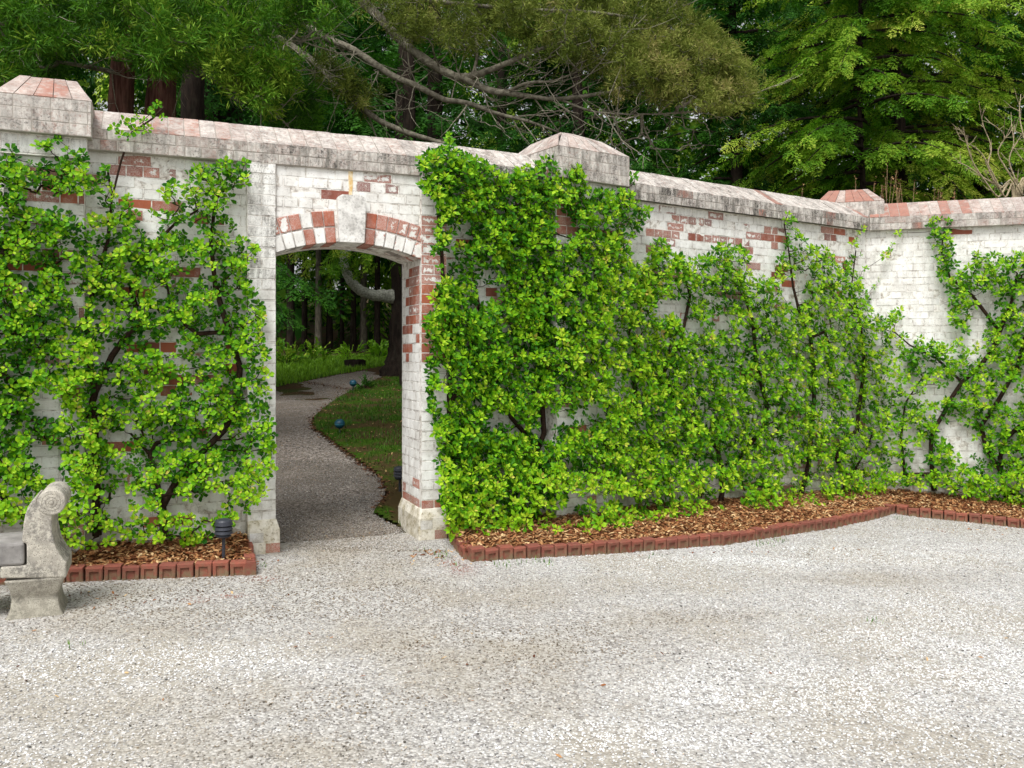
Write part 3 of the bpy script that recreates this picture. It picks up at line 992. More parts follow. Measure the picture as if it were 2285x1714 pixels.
# ------------------------------------------------------------------ pillars with hipped brick caps
def pillar(fr, c, label, wid, ridge, zc0=2.86, zc1=3.10, zt=3.31, seed=1, shaft=True, bulge=0.0, pf=0.12, bare=0.4, depth=0.74, grime=0.6):
    q = fr.w(c, 0, 0)
    root = thing('brick_pillar', label, 'pillar', (q[0], q[1], 0), fr.a)
    rr = random.Random(seed)
    hw = wid / 2
    y0 = -pf; y1 = y0 + depth
    g_ = 0.002
    if shaft:
        mb = MB(); mb.box(-hw + .045, hw - .045, -0.035 + g_, TH, -0.5, 2.72)
        mb.box(-hw + .03, hw - .03, y0 + .055 + g_, y1 - .05, 2.72, zc0 + .01)
        shaft_o = mb.build('shaft', M['mortar'], root)
        bs = BrickSet(shaft_o, fr, 'brick', limit=200)
        k = -5
        while k * CH < 2.72 - .01:
            z = k * CH; s_ = -hw + .045; i = 0
            L = [0.215, .1075, 0.215, .1075] if k % 2 else [.1075, .215, .1075, .215]
            while s_ < hw - .05:
                b = min(s_ + L[i % 4], hw - .045)
                cs = (s_ + b) / 2
                px, py = fr.pxz(c + cs, 0.03, z)
                if b - s_ > .03:
                    bs.add(round((b - s_ - .007) / .002) * .002, min(CH, 2.72 - z) - .007, .04, (cs, -0.035 - rr.uniform(0, .002), z + .0035),
                           (bare_at(px, py, rr, .15), rr.random(), .15 * rr.random()), None, (1 if py < 560 else .3) if -40 < px < 2300 else 0)
                s_ = b; i += 1
            k += 1
        bs.limit = 90
        # neck course
        s_ = -hw + .03; i = 0
        while s_ < hw - .04:
            b = min(s_ + (.2 if i % 2 else .1), hw - .03)
            bs.add(round((b - s_ - .007) / .002) * .002, zc0 - 2.72 - .02, .04, ((s_ + b) / 2, y0 + .055, 2.73), (rr.uniform(0, .3), rr.random(), .3), None, 2)
            s_ = b; i += 1
        bs.flush()
    # cap block
    mb = MB(); mb.box(-hw + g_, hw - g_, y0 + g_, y1 - g_, zc0, zc1)
    cap = mb.build('cap', M['copmortar'], root)
    bs = BrickSet(cap, fr, 'cap_brick', 'cop_o', 'cop_a')
    h = (zc1 - zc0) / 3
    for k in range(3):
        for side in range(4):
            ln = wid if side % 2 == 0 else depth
            s_ = -ln / 2; i = k
            while s_ < ln / 2 - .02:
                b = min(s_ + (.215 if k != 1 else .1075), ln / 2)
                if s_ == -ln / 2 and k == 2: b = s_ + .1075
                cs = (s_ + b) / 2
                if side == 0: loc, rz = (cs, y0, zc0 + k * h + .003), 0
                elif side == 1: loc, rz = (hw, (y0 + y1) / 2 + cs, zc0 + k * h + .003), math.pi / 2
                elif side == 2: loc, rz = (-cs, y1, zc0 + k * h + .003), math.pi
                else: loc, rz = (-hw, (y0 + y1) / 2 - cs, zc0 + k * h + .003), -math.pi / 2
                bs.add(round((b - s_ - .006) / .002) * .002, h - .006, .05, loc, (bare * rr.uniform(.1, 1.0) if rr.random() > .06 else .95, rr.random(), grime * rr.uniform(.5, 1.4)),
                       Matrix.Rotation(rz, 3, 'Z'), 1 if side in (0, 1, 3) else 0)
                s_ = b
    bs.flush()
    # hipped roof: separate bricks on each slope, over a mortar core
    ym = (y0 + y1) / 2
    eave = [(-hw, y0), (hw, y0), (hw, y1), (-hw, y1)]
    rl, rd = ridge / 2, max(0.02, ridge / 2 - (hw - depth / 2)) if ridge > .3 else 0.03
    top = [(-rl, ym - rd * .3), (rl, ym - rd * .3), (rl, ym + rd * .3), (-rl, ym + rd * .3)]
    def surf(e0, e1, t0, t1, u, v, off):
        b = np.array([*e0, zc1]) * (1 - u) + np.array([*e1, zc1]) * u
        t = np.array([*t0, zt]) * (1 - u) + np.array([*t1, zt]) * u
        p = b * (1 - v) + t * v
        nrm = np.cross(np.array([*e1, zc1]) - np.array([*e0, zc1]), np.array([*t0, zt]) - np.array([*e0, zc1]))
        nrm = nrm / (np.linalg.norm(nrm) + 1e-9)
        return p + nrm * (off + bulge * 4 * v * (1 - v))
    mbc = MB()
    for i in range(4):
        e0, e1, t0, t1 = eave[i], eave[(i + 1) % 4], top[i], top[(i + 1) % 4]
        ln = wid if i % 2 == 0 else depth
        n = max(3, round(ln / .11))
        V, F = [], []
        for v in (0, .5, 1):
            V += [surf(e0, e1, t0, t1, 0, v, -.012), surf(e0, e1, t0, t1, 1, v, -.012)]
        mbc.add(V, [(0, 1, 3, 2), (2, 3, 5, 4)])
        if i == 2: n_parts = 0
        for j in range(n):
            g2 = 0.025
            u0, u1 = (j + g2) / n, (j + 1 - g2) / n
            V = []
            uu = [0, .5, 1]
            for v in (0.0, .5, .99):
                for off in (-.008, .001 + rr.uniform(0, .004)):
                    for u in (u0, u1):
                        V.append(surf(e0, e1, t0, t1, u, v, off))
            V = np.array(V)       # index: v*4 + off*2 + u
            F = []
            for a in (0, 4):
                F += [(a + 2, a + 3, a + 7, a + 6), (a, a + 2, a + 6, a + 4), (a + 1, a + 5, a + 7, a + 3)]
            F += [(0, 1, 3, 2), (8, 10, 11, 9)]
            ua = np.array([((.1 if x % 2 else 0), v_ * .17) for v_ in range(3) for x in range(4)], float)
            ub = np.array([.1, .34]) - ua
            cc = V.mean(0)
            o = link('roof_brick', mesh_arrays('roof_brick', V - cc, F, None, M['cop_o'], {'uva': ua, 'uvb': ub}), cap, cc)
            o.color = (min(1, (bare + .12) * rr.uniform(1.0, 1.9)), rr.random() * .7, grime * .6 * rr.uniform(.5, 1.3), 1)
    mbc.build('roof_bed', M['copmortar'], cap)
    return root
sa0, sa1 = F1.s_at(-15, .12), F1.s_at(204, .12)
pillar(F1, (sa0 + sa1) / 2, 'weathered brick pillar with hipped cap above the stone bench', sa1 - sa0, 0.34, seed=21, bare=.36, zc0=2.855, zc1=3.09, zt=3.29, grime=.5)
sb0, sb1 = F3.s_at(1246, .12), F3.s_at(1405, .12)
pillar(F3, (sb0 + sb1) / 2, 'middle brick pillar with rounded hipped cap half covered by leaves', sb1 - sb0, 0.12, seed=22, bare=.3, zc0=2.875, zc1=3.13, zt=3.36, bulge=.03, depth=.78, grime=.75)
pillar(F4, -0.20, 'corner brick pillar with broad pinkish hipped cap', 0.72, 0.42, seed=23, bare=.55, zc0=2.85, zc1=3.14, zt=3.33, shaft=False, pf=-0.06, depth=.8, grime=.7)

# ------------------------------------------------------------------ brick edging and mulched beds
def edging_mesh(seed):
    rr = random.Random(seed)
    w, h, d = 0.1, 0.20, 0.066 + rr.uniform(0, .01)
    x0, x1, zb, zt = -w / 2, w / 2, -0.11, h - 0.11
    fx0, fx1, fz = x0 + .021, x1 - .021, zt - .027
    r = 0.012; b = .004
    V = [(x0, b, zb), (x1, b, zb), (x1, b, zt - b), (x0, b, zt - b),            # 0-3 outer front rim
         (x0 + b, 0, zb), (x1 - b, 0, zb), (x1 - b, 0, zt - 2 * b), (x0 + b, 0, zt - 2 * b),   # 4-7 front face outer
         (fx0, 0, zb), (fx1, 0, zb), (fx1, 0, fz), (fx0, 0, fz),                # 8-11 frog edge
         (fx0 + .006, r, zb), (fx1 - .006, r, zb), (fx1 - .006, r, fz - .006), (fx0 + .006, r, fz - .006),  # 12-15 frog floor
         (x0, b * 2, zt), (x1, b * 2, zt), (x1, d, zt), (x0, d, zt), (x0, d, zb), (x1, d, zb)]
    F = [(0, 4, 7, 3), (5, 1, 2, 6), (3, 7, 6, 2), (4, 8, 11, 7), (9, 5, 6, 10), (11, 10, 6, 7), (8, 12, 15, 11), (13, 9, 10, 14), (11, 15, 14, 10),
         (12, 13, 14, 15), (3, 2, 17, 16), (16, 17, 18, 19), (19, 18, 21, 20), (1, 21, 18, 2), (0, 3, 19, 20)]
    F3 = [(3, 16, 19), (2, 18, 17)]
    V = np.array(V); V[:, :2] += np.array([[rr.uniform(-.0012, .0012), rr.uniform(-.0012, .0012)] for _ in V])
    return mesh_arrays('edging_brick', V, F, F3, M['edging'])
EDM = [edging_mesh(i) for i in range(5)]

def resample(P, step):
    P = np.asarray(P, float)
    L = np.concatenate([[0], np.cumsum(np.linalg.norm(np.diff(P[:, :2], axis=0), axis=1))])
    n = max(1, int(L[-1] / step))
    t = (np.arange(n) + .5) * L[-1] / n
    Q = np.stack([np.interp(t, L, P[:, i]) for i in range(3)], 1)
    D = np.stack([np.interp(t + .03, L, P[:, i]) - np.interp(t - .03, L, P[:, i]) for i in range(3)], 1)
    return Q, D

def edging(name, label, pts, rr):
    P = [on_court(*p) if not hasattr(p, 'dtype') else p for p in pts]
    c = np.mean(P, 0)
    root = thing(name, label, 'edging', (c[0], c[1], 0), 0, 'brick bed edgings')
    Q, D = resample(P, 0.1065)
    for q, d in zip(Q, D):
        a = math.atan2(d[1], d[0])
        o = link('edging_brick', EDM[rr.randrange(5)], root,
                 (q[0] - c[0] + rr.uniform(-.002, .002), q[1] - c[1] + rr.uniform(-.005, .005), q[2] + rr.uniform(-.010, .008)),
                 (rr.uniform(-.07, .08), rr.uniform(-.035, .035), a + rr.uniform(-.05, .05)))
    return P
rr = random.Random(3)
KL = edging('brick_edging', 'short run of frogged red brick edging left of the gateway, behind the bench',
            [(-420, 1322), (-60, 1308), (156, 1300), (552, 1284)], rr)
edging('brick_edging', 'stub of red brick edging running back to the left gate pier', [(572, 1284), (560, 1225)], rr)
KR = edging('brick_edging', 'long curved run of frogged red brick edging under the right-hand leafy wall',
            [(1051, 1255), (1193, 1246), (1356, 1237), (1502, 1226), (1620, 1217), (1700, 1204), (1859, 1180), (1964, 1157), (2003, 1145)], rr)
edging('brick_edging', 'stub of red brick edging running back to the right gate pier', [(1000, 1207), (1034, 1250)], rr)
KF = edging('brick_edging', 'far run of red brick edging below the clean wall right of the corner',
            [(1999, 1147.5), (2052, 1155), (2160, 1166), (2285, 1180), (2420, 1196), (2560, 1216)], rr)

def mk_bed():
    g = G('mulch_ground')
    a = g.noise(50, 4, 0.7)
    return g.finish(g.mix(a, lin('#3a2318'), lin('#7a4c30')), 1.0, g.bump(a, 0.02, 0.8), 0.05)
M['bed'] = mk_bed()
def bed(kp, fr, s0, s1, label, n=40, m=9):
    kp = np.asarray(kp)
    L = np.concatenate([[0], np.cumsum(np.linalg.norm(np.diff(kp[:, :2], axis=0), axis=1))])
    t = np.linspace(0, 1, n)
    A = np.stack([np.interp(t * L[-1], L, kp[:, i]) for i in range(3)], 1)
    segs = fr
    B = []
    for k in t:
        s_ = k * sum(b - a for f, a, b in segs)
        for f, a, b in segs:
            if s_ <= b - a + 1e-6:
                B.append(f.w(a + s_, PANEL - .02, 0)); break
            s_ -= b - a
        else:
            B.append(segs[-1][0].w(segs[-1][2], PANEL - .02, 0))
    B = np.array(B)
    d = B - A
    A = A + d / np.linalg.norm(d, axis=1, keepdims=True) * 0.03
    V, F = [], []
    for i in range(n):
        for j in range(m):
            f = j / (m - 1)
            p = A[i] * (1 - f) + B[i] * f
            z = float(court_z(p[0])) + .062 + .075 * f + .016 * mnoise.noise((p[0] * 5, p[1] * 5, 1))
            V.append((p[0], p[1], z))
    for i in range(n - 1):
        for j in range(m - 1):
            F.append((i * m + j, (i + 1) * m + j, (i + 1) * m + j + 1, i * m + j + 1))
    o = link('flower_bed', mesh_arrays('flower_bed', V, F, None, M['bed'], smooth=True))
    struct(o, label)
    return np.array(V).reshape(n, m, 3)
BEDL = bed([on_court(-420, 1322), on_court(-60, 1308), on_court(156, 1300), on_court(565, 1283)], [(F1, -3.3, sg0)], 0, 0, 'mulched bed left of the gateway')
BEDR = bed([on_court(1040, 1252)] + [on_court(*p) for p in [(1193, 1246), (1356, 1237), (1502, 1226), (1620, 1217), (1700, 1204), (1859, 1180), (1964, 1157), (2002, 1146)]],
           [(F2, 0.0, L2), (F3, 0, L3)], 0, 0, 'mulched bed under the right-hand wall', 60)
BEDF = bed([on_court(2002, 1146), on_court(2052, 1155), on_court(2160, 1166), on_court(2285, 1180), on_court(2420, 1196), on_court(2560, 1216)],
           [(F4, 0, 3.0)], 0, 0, 'mulched bed below the clean wall', 40)

def chip_template(rs):
    """thin bent flake"""
    V = np.array([(-1, 0, 0), (-.3, -.34, .06), (.5, -.28, .04), (1, .05, 0), (.3, .33, .07), (-.5, .3, .05), (0, 0, .16)], float)
    F = np.array([(i, (i + 1) % 6, 6) for i in range(6)])
    return V, F, np.zeros(7)
def rand_rot(n, tilt):
    a = NR.uniform(0, 2 * np.pi, n)
    ax = np.stack([np.cos(a), np.sin(a), NR.normal(0, tilt, n)], 1)
    up = np.stack([NR.normal(0, tilt, n), NR.normal(0, tilt, n), np.ones(n)], 1)
    return basis(ax, up)
def chips(name, pts, lo, hi, mat, label, cat, tilt=.35, tone=(0.52, .26)):
    n = len(pts)
    Rm = rand_rot(n, tilt)
    sc_ = NR.uniform(lo, hi, n)
    t = np.clip(NR.normal(tone[0], tone[1], n), 0, 1)
    V, F, tn = scatter(chip_template(0), Rm, pts, t, sc_)
    o = link(name, mesh_arrays(name, V, None, F, M[mat], {'tone': tn}))
    stuff(o, label, cat)
    return o
def bed_points(B, n):
    N, m = B.shape[:2]
    i = NR.uniform(0, N - 1.001, n); j = NR.uniform(0, m - 1.001, n)
    i0, j0 = i.astype(int), j.astype(int); fi, fj = (i - i0)[:, None], (j - j0)[:, None]
    P = (B[i0, j0] * (1 - fi) + B[i0 + 1, j0] * fi) * (1 - fj) + (B[i0, j0 + 1] * (1 - fi) + B[i0 + 1, j0 + 1] * fi) * fj
    P[:, 2] += NR.uniform(0, .022, n)
    return P
chips('bark_mulch', np.vstack([bed_points(BEDL, 8000), bed_points(BEDR, 22000), bed_points(BEDF, 8000)]), .006, .030, 'mulchchip',
      'tan and brown bark and leaf mulch lying in the beds', 'mulch')

# ------------------------------------------------------------------ gravel: real stones on the court
def gravel():
    n = 600000
    X = NR.uniform(-4.6, 6.8, n); Y = NR.uniform(2.2, 9.6, n)
    gx0, gx1 = F1.w(SL, 0, 0)[0], F1.w(SR, 0, 0)[0]
    X = np.concatenate([X, NR.uniform(gx0 - .5, gx1 + .05, 16000)]); Y = np.concatenate([Y, 6.3 + 3.6 * NR.random(16000) ** 1.6])
    n = len(X)
    wy = wall_center_y(X)
    # keep off the beds
    kx_ = np.array([p[0] for p in list(KL) + [on_court(575, 1270)]]); ky_ = np.array([p[1] for p in list(KL) + [on_court(575, 1270)]])
    lim = wy - 0.02
    lim = np.where(X < on_court(566, 1284)[0], np.interp(X, kx_, ky_) + .02, lim)
    kr = np.array(list(KR) + list(KF)); kr = kr[np.argsort(kr[:, 0])]
    lim = np.where(X > on_court(1040, 1252)[0], np.interp(X, kr[:, 0], kr[:, 1]) + .02, lim)
    inview = np.abs(X) < Y * 0.66 + 0.9
    # through the gateway the grey stones thin out over the brown path
    pp = CX + FOC * X / Y
    thru = (Y >= wy - .05) & (pp > 600) & (pp < 905 - 24 * np.clip(Y - 7, 0, 3))
    for i_ in np.where(thru)[0]: thru[i_] = in_poly(X[i_], Y[i_], PATHP)
    k = ((Y < lim) & inview) | thru
    X, Y = X[k], Y[k]; n = len(X)
    Z = ground_z(X, Y) + NR.uniform(-.003, .004, n) + np.where(Y > wall_center_y(X), .013 * np.clip((Y - wall_center_y(X)) / .4, 0.1, 1), 0)
    px = CX + FOC * X / Y; py = HY + FOC * (EYE - Z) / Y
    size = NR.uniform(.0026, .0054, n) * (1 + .6 * (NR.random(n) < .05))
    v = NR.normal(.68, .14, n)                        # lightness of each stone
    tan = np.clip(NR.normal(.12, .22, n), 0, 1)
    patches = [(420, 1335, 640, 70, .95), (1150, 1445, 330, 66, 1.0), (820, 1340, 260, 40, .7), (800, 1560, 520, 60, .6), (1560, 1378, 110, 16, 1.0), (1150, 1500, 260, 50, .6), (600, 1680, 400, 50, .5),
               (750, 1250, 260, 60, .55), (1950, 1290, 260, 18, .4)]
    w = np.zeros(n)
    for cx_, cy_, rx, ry, am in patches:
        w = np.maximum(w, am * np.exp(-((px - cx_) / rx) ** 2 - ((py - cy_) / ry) ** 2))
    pale = np.zeros(n)
    for cx_, cy_, rx, ry, am in [(430, 1500, 420, 70, .8), (1700, 1560, 420, 110, .8), (2150, 1480, 400, 160, .7), (1450, 1640, 350, 50, .9), (1800, 1250, 700, 40, .5), (150, 1690, 300, 60, .6)]:
        pale = np.maximum(pale, am * np.exp(-((px - cx_) / rx) ** 2 - ((py - cy_) / ry) ** 2))
    w = w * 1.0
    nz = np.array([mnoise.noise((x * 2.2, y * 3.5, 0)) for x, y in zip(X, Y)])
    w = np.clip(w * (1 + nz), 0, 1); pale = np.clip(pale * (1 + nz), 0, 1)
    keep = NR.random(n) > w * .62                     # worn, compacted patches carry fewer loose stones
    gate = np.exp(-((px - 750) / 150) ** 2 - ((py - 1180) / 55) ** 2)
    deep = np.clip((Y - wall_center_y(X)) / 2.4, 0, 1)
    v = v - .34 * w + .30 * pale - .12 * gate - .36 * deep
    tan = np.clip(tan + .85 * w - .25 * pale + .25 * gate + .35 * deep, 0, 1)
    v = np.where(NR.random(n) < .035, NR.uniform(.02, .2, n), v)
    v = np.clip(v, .03, 1)
    red = np.zeros(n)
    for cx_, cy_, rx, ry in [(440, 1338, 28, 8), (515, 1330, 40, 5), (590, 1292, 34, 7), (1030, 1270, 32, 14), (1010, 1258, 24, 8)]:
        red = np.maximum(red, np.exp(-((px - cx_) / rx) ** 2 - ((py - cy_) / ry) ** 2))
    gr = lambda h: np.array(lin(h)[:3])
    dark, mid_, lite = gr('#43423f'), gr('#999896'), gr('#eff0f1')
    c = np.where((v < .5)[:, None], dark + (mid_ - dark) * (v / .5)[:, None], mid_ + (lite - mid_) * ((v - .5) / .5)[:, None])
    c = c * (1 - tan[:, None] * (1 - gr('#d8c3a4')))
    c = c * (1 - red[:, None] * .8) + gr('#8d5040') * red[:, None] * .8
    k = keep
    P = np.stack([X, Y, Z], 1)[k]; c = c[k]; size = size[k]; n = len(P)
    me = bpy.data.meshes.new('gravel')
    me.vertices.add(n); me.vertices.foreach_set('co', P.astype(np.float32).ravel())
    a = me.attributes.new('gcol', 'FLOAT_COLOR', 'POINT'); a.data.foreach_set('color', np.hstack([c, np.ones((n, 1))]).astype(np.float32).ravel())
    a = me.attributes.new('gsize', 'FLOAT_VECTOR', 'POINT')
    sv = size[:, None] * NR.uniform(.7, 1.3, (n, 3)) * np.array([1, 1, .5])
    a.data.foreach_set('vector', sv.astype(np.float32).ravel())
    a = me.attributes.new('grot', 'FLOAT_VECTOR', 'POINT')
    rv = NR.normal(0, .22, (n, 3)); rv[:, 2] = NR.uniform(0, 6.28, n)
    a.data.foreach_set('vector', rv.astype(np.float32).ravel())
    g = G('gravel_stone')
    cc = g.attr('gcol', 0, 'INSTANCER')
    m = g.finish(cc, 0.85, None, 0.25)
    me.materials.append(m)
    o = link('gravel', me)
    stuff(o, 'loose pale grey and tan gravel covering the court', 'gravel')
    ng = bpy.data.node_groups.new('gravel_stones', 'GeometryNodeTree')
    ng.interface.new_socket('Geometry', in_out='INPUT', socket_type='NodeSocketGeometry')
    ng.interface.new_socket('Geometry', in_out='OUTPUT', socket_type='NodeSocketGeometry')
    N = ng.nodes.new; Lk = ng.links.new
    gi, go = N('NodeGroupInput'), N('NodeGroupOutput')
    ico = N('GeometryNodeMeshIcoSphere'); ico.inputs['Radius'].default_value = 1.0; ico.inputs['Subdivisions'].default_value = 1
    sm = N('GeometryNodeSetMaterial'); sm.inputs['Material'].default_value = m
    m2p = N('GeometryNodeMeshToPoints')
    iop = N('GeometryNodeInstanceOnPoints')
    a1 = N('GeometryNodeInputNamedAttribute'); a1.data_type = 'FLOAT_VECTOR'; a1.inputs['Name'].default_value = 'gsize'
    a2 = N('GeometryNodeInputNamedAttribute'); a2.data_type = 'FLOAT_VECTOR'; a2.inputs['Name'].default_value = 'grot'
    e2r = N('FunctionNodeEulerToRotation')
    Lk(gi.outputs[0], m2p.inputs[0]); Lk(m2p.outputs[0], iop.inputs['Points'])
    Lk(ico.outputs[0], sm.inputs[0]); Lk(sm.outputs[0], iop.inputs['Instance'])
    Lk(a1.outputs[0], iop.inputs['Scale']); Lk(a2.outputs[0], e2r.inputs[0]); Lk(e2r.outputs[0], iop.inputs['Rotation'])
    Lk(iop.outputs[0], go.inputs[0])
    md = o.modifiers.new('stones', 'NODES'); md.node_group = ng
gravel()

# path stones beyond the gate, and leaf litter along its edges
def poly_points(P, n):
    P = np.array(P); out = []
    lo, hi = P.min(0), P.max(0)
    while len(out) < n:
        q = NR.uniform(lo, hi, (n, 2))
        out += [p for p in q if in_poly(p[0], p[1], P)]
    return np.array(out[:n])
q = poly_points([p for p in PATHP], 9000)
q = q[np.argsort(q[:, 1])][:8000]
chips('path_gravel', np.column_stack([q, far_z(q[:, 0], q[:, 1]) + .014]), .004, .010, 'litter', 'small brown stones strewn over the path beyond the gateway', 'gravel', .3, (.72, .25))
q = poly_points(LAWNP, 1500)
chips('leaf_litter', np.column_stack([q, far_z(q[:, 0], q[:, 1]) + .04]), .012, .03, 'litter', 'fallen brown leaves scattered over the mossy bank', 'leaf litter', .35, (.6, .3))
e = []
for a, b in zip(lawn_poly[1:13], lawn_poly[2:14]):
    for k in range(120):
        f = NR.random(); e.append((a[0] + (b[0] - a[0]) * f + NR.normal(0, 8), a[1] + (b[1] - a[1]) * f + NR.normal(0, 4)))
for k in range(260):
    f = NR.random(); e.append((678 + 105 * f + NR.normal(0, 3), 854 + 18 * f + NR.normal(0, 2)))
q = np.array([on_far(*p) for p in e]); q[:, 2] += .026
chips('leaf_litter', q, .007, .028, 'litter', 'dark leaf litter lining the path edge', 'leaf litter', .4, (.32, .25))

def grass(name, pts, lo, hi, label, tone=(.45, .25)):
    n = len(pts)
    V0 = np.array([(-.09, 0, 0), (.09, 0, 0), (.05, .12, .6), (-.05, .12, .6), (0, .4, 1)], float)
    F0 = np.array([(0, 1, 2), (0, 2, 3), (3, 2, 4)])
    a = NR.uniform(0, 2 * np.pi, n)
    up = np.stack([NR.normal(0, .28, n), NR.normal(0, .28, n), np.ones(n)], 1)
    Rm = basis(np.stack([np.cos(a), np.sin(a), np.zeros(n)], 1), up)
    V, F, tn = scatter((V0, F0, np.array([-.15, -.15, 0, 0, .12])), Rm, pts, np.clip(NR.normal(*tone, n), 0, 1), NR.uniform(lo, hi, n))
    o = link(name, mesh_arrays(name, V, None, F, M['grassblade'], {'tone': tn}))
    stuff(o, label, 'grass')
q = poly_points(LAWNP, 42000)
nzv = np.array([mnoise.noise((x * 1.3, y * 1.3, 3)) for x, y in q])
q = q[nzv + NR.normal(0, .18, len(q)) > .04]
grass('grass', np.column_stack([q, far_z(q[:, 0], q[:, 1]) + .02]), .025, .075, 'short mossy grass growing on the bank right of the path', (.22, .18))
gp = [on_far(*p)[:2] for p in [(520, 880), (618, 866), (681, 851), (753, 836), (840, 822), (872, 815), (980, 812), (980, 796), (850, 797), (700, 799), (520, 802)]]
q = poly_points(gp, 16000)
grass('tall_grass', np.column_stack([q, far_z(q[:, 0], q[:, 1])]), .05, .15, 'bright rough grass strip beyond the path bend', (.8, .2))

# small weeds and stray leaves along the edging and on the gravel
wp = []
for px, py, n in [(1125, 1262, 26), (1215, 1258, 30), (1180, 1256, 10), (1700, 1216, 24), (1745, 1208, 30), (2005, 1156, 26), (1945, 1388, 18), (985, 1240, 30), (1020, 1262, 14), (945, 1230, 16), (580, 1262, 14), (165, 1440, 10), (1470, 1240, 10)]:
    for k in range(n):
        q = on_court(px + NR.normal(0, 13), py + NR.normal(0, 4)); wp.append(q)
grass('weeds', np.array(wp), .012, .038, 'small green weeds in the gravel beside the edging', (.6, .2))
fp = []
for px, py, sx, sy, n in [(955, 1228, 26, 10, 60), (1010, 1240, 40, 14, 40), (560, 1250, 26, 10, 24), (1750, 1225, 260, 12, 40), (2150, 1180, 90, 8, 30), (300, 1320, 200, 18, 40), (1100, 1400, 700, 120, 46)]:
    for k in range(n):
        q = on_court(px + NR.normal(0, sx), min(1690, py + abs(NR.normal(0, sy)))); q[2] += .006; fp.append(q)
chips('fallen_leaves', np.array(fp), .008, .020, 'mulchchip', 'stray dry leaves and chips lying on the gravel', 'leaves', .4, (.55, .3))

# ------------------------------------------------------------------ climbing shrubs on the wall
def leaf_template(ln, wd, pointed, fold=.18):
    mx = .62 if not pointed else .48
    V = np.array([(0, 0, 0), (.4 * ln, 0, -.02 * ln), (.78 * ln, 0, -.06 * ln), (ln, 0, -.14 * ln),
                  (.36 * ln, wd * .62, fold * wd), (mx * ln + .08 * ln, wd, fold * wd * 1.1 - .05 * ln),
                  (.36 * ln, -wd * .62, fold * wd), (mx * ln + .08 * ln, -wd, fold * wd * 1.1 - .05 * ln)], float)
    F = np.array([(0, 1, 4), (1, 2, 5), (1, 5, 4), (2, 3, 5), (1, 0, 6), (2, 1, 7), (7, 1, 6), (3, 2, 7)])
    return V, F
def rosette(seed, ln, pointed):
    """leaf cluster around +Z"""
    rs = np.random.default_rng(seed)
    Vs, Fs, Ts, n = [], [], [], 0
    nl = rs.integers(6, 9) + (2 if pointed else 0)
    for i in range(nl):
        f = i / nl
        el = math.radians(8 + 62 * f + rs.normal(0, 9))         # raised towards the axis for the young inner leaves
        az = i * 2.4 + rs.normal(0, .25)
        L = ln * (1.0 - .42 * f) * rs.uniform(.85, 1.15)
        V, F = leaf_template(L, L * (.36 if not pointed else .27), pointed)
        rl = rs.normal(0, .35)
        Rx = np.array([[1, 0, 0], [0, math.cos(rl), -math.sin(rl)], [0, math.sin(rl), math.cos(rl)]])
        Ry = np.array([[math.cos(el), 0, -math.sin(el)], [0, 1, 0], [math.sin(el), 0, math.cos(el)]])
        Rz = np.array([[math.cos(az), -math.sin(az), 0], [math.sin(az), math.cos(az), 0], [0, 0, 1]])
        V = V @ Rx.T
        V[:, 0] += .008
        V = V @ (Rz @ Ry).T + np.array([0, 0, .012 * f - .01])
        Vs.append(V); Fs.append(F + n); n += len(V)
        Ts.append(np.full(len(V), .41 + .38 * f + rs.normal(0, .11)) + (.5 if rs.random() < .018 else 0))
    return np.vstack(Vs), np.vstack(Fs), np.concatenate(Ts)

def grow(seeds, attr_pts, rs, up_pen=0.8, jit=.02, npts=3, rexp=.45):
    """branches: every attractor joins the nearest node of the growing skeleton"""
    nodes, par = [], []
    for pl in seeds:
        prev = -1
        if nodes:
            prev = int(np.argmin([np.linalg.norm(q - np.array(pl[0][:3])) for q in nodes]))
        if pl[0].shape[0] == 4:          # (x,y,z,parent seed index) not used
            pl = [p[:3] for p in pl]
        for p in pl:
            nodes.append(np.array(p)); par.append(prev); prev = len(nodes) - 1
    nseed = len(nodes)
    S = np.array(nodes)
    d0 = np.min(np.linalg.norm(attr_pts[:, None] - S[None], axis=2), axis=1)
    order = np.argsort(d0)
    cap = len(nodes) + len(attr_pts) * npts
    A = np.zeros((cap, 3)); A[:len(nodes)] = S
    cnt = len(nodes)
    for i in order:
        p = attr_pts[i]
        dv = p - A[:cnt]
        dist = np.linalg.norm(dv, axis=1) + up_pen * np.clip(-dv[:, 2], 0, None)
        j = int(np.argmin(dist))
        base = A[j].copy()
        d = np.linalg.norm(p - base)
        for k in range(1, npts + 1):
            f = k / npts
            q = base + (p - base) * f
            if k < npts:
                q = q + rs.normal(0, jit * min(1, d / .2), 3) + np.array([0, 0, -.05 * d * math.sin(math.pi * f)])
            A[cnt] = q; par.append(j); j = cnt; cnt += 1
    A = A[:cnt]; par = np.array(par)
    w = np.zeros(cnt); 
    haschild = np.zeros(cnt, bool); haschild[par[par >= 0]] = True
    w[~haschild] = 1
    for i in range(cnt - 1, -1, -1):
        if par[i] >= 0 and par[i] < i: w[par[i]] += w[i]
    return A, par, w, nseed

def trace(fr, pts, p):
    out = []
    pts = list(pts)
    for (a, b) in zip(pts[:-1], pts[1:]):
        n = max(1, int(math.hypot(a[0] - b[0], a[1] - b[1]) / 12))
        for k in range(n):
            f = k / n
            x, y = a[0] + (b[0] - a[0]) * f, a[1] + (b[1] - a[1]) * f
            s_, z = fr.sz(x, y, p)
            out.append(fr.w(s_, p, z))
    s_, z = fr.sz(*pts[-1], p)
    out.append(fr.w(s_, p, z))
    return out

def frame_for(px):
    if px < 997: return F1
    if px < 1318: return F2
    if px < 1975: return F3
    return F4

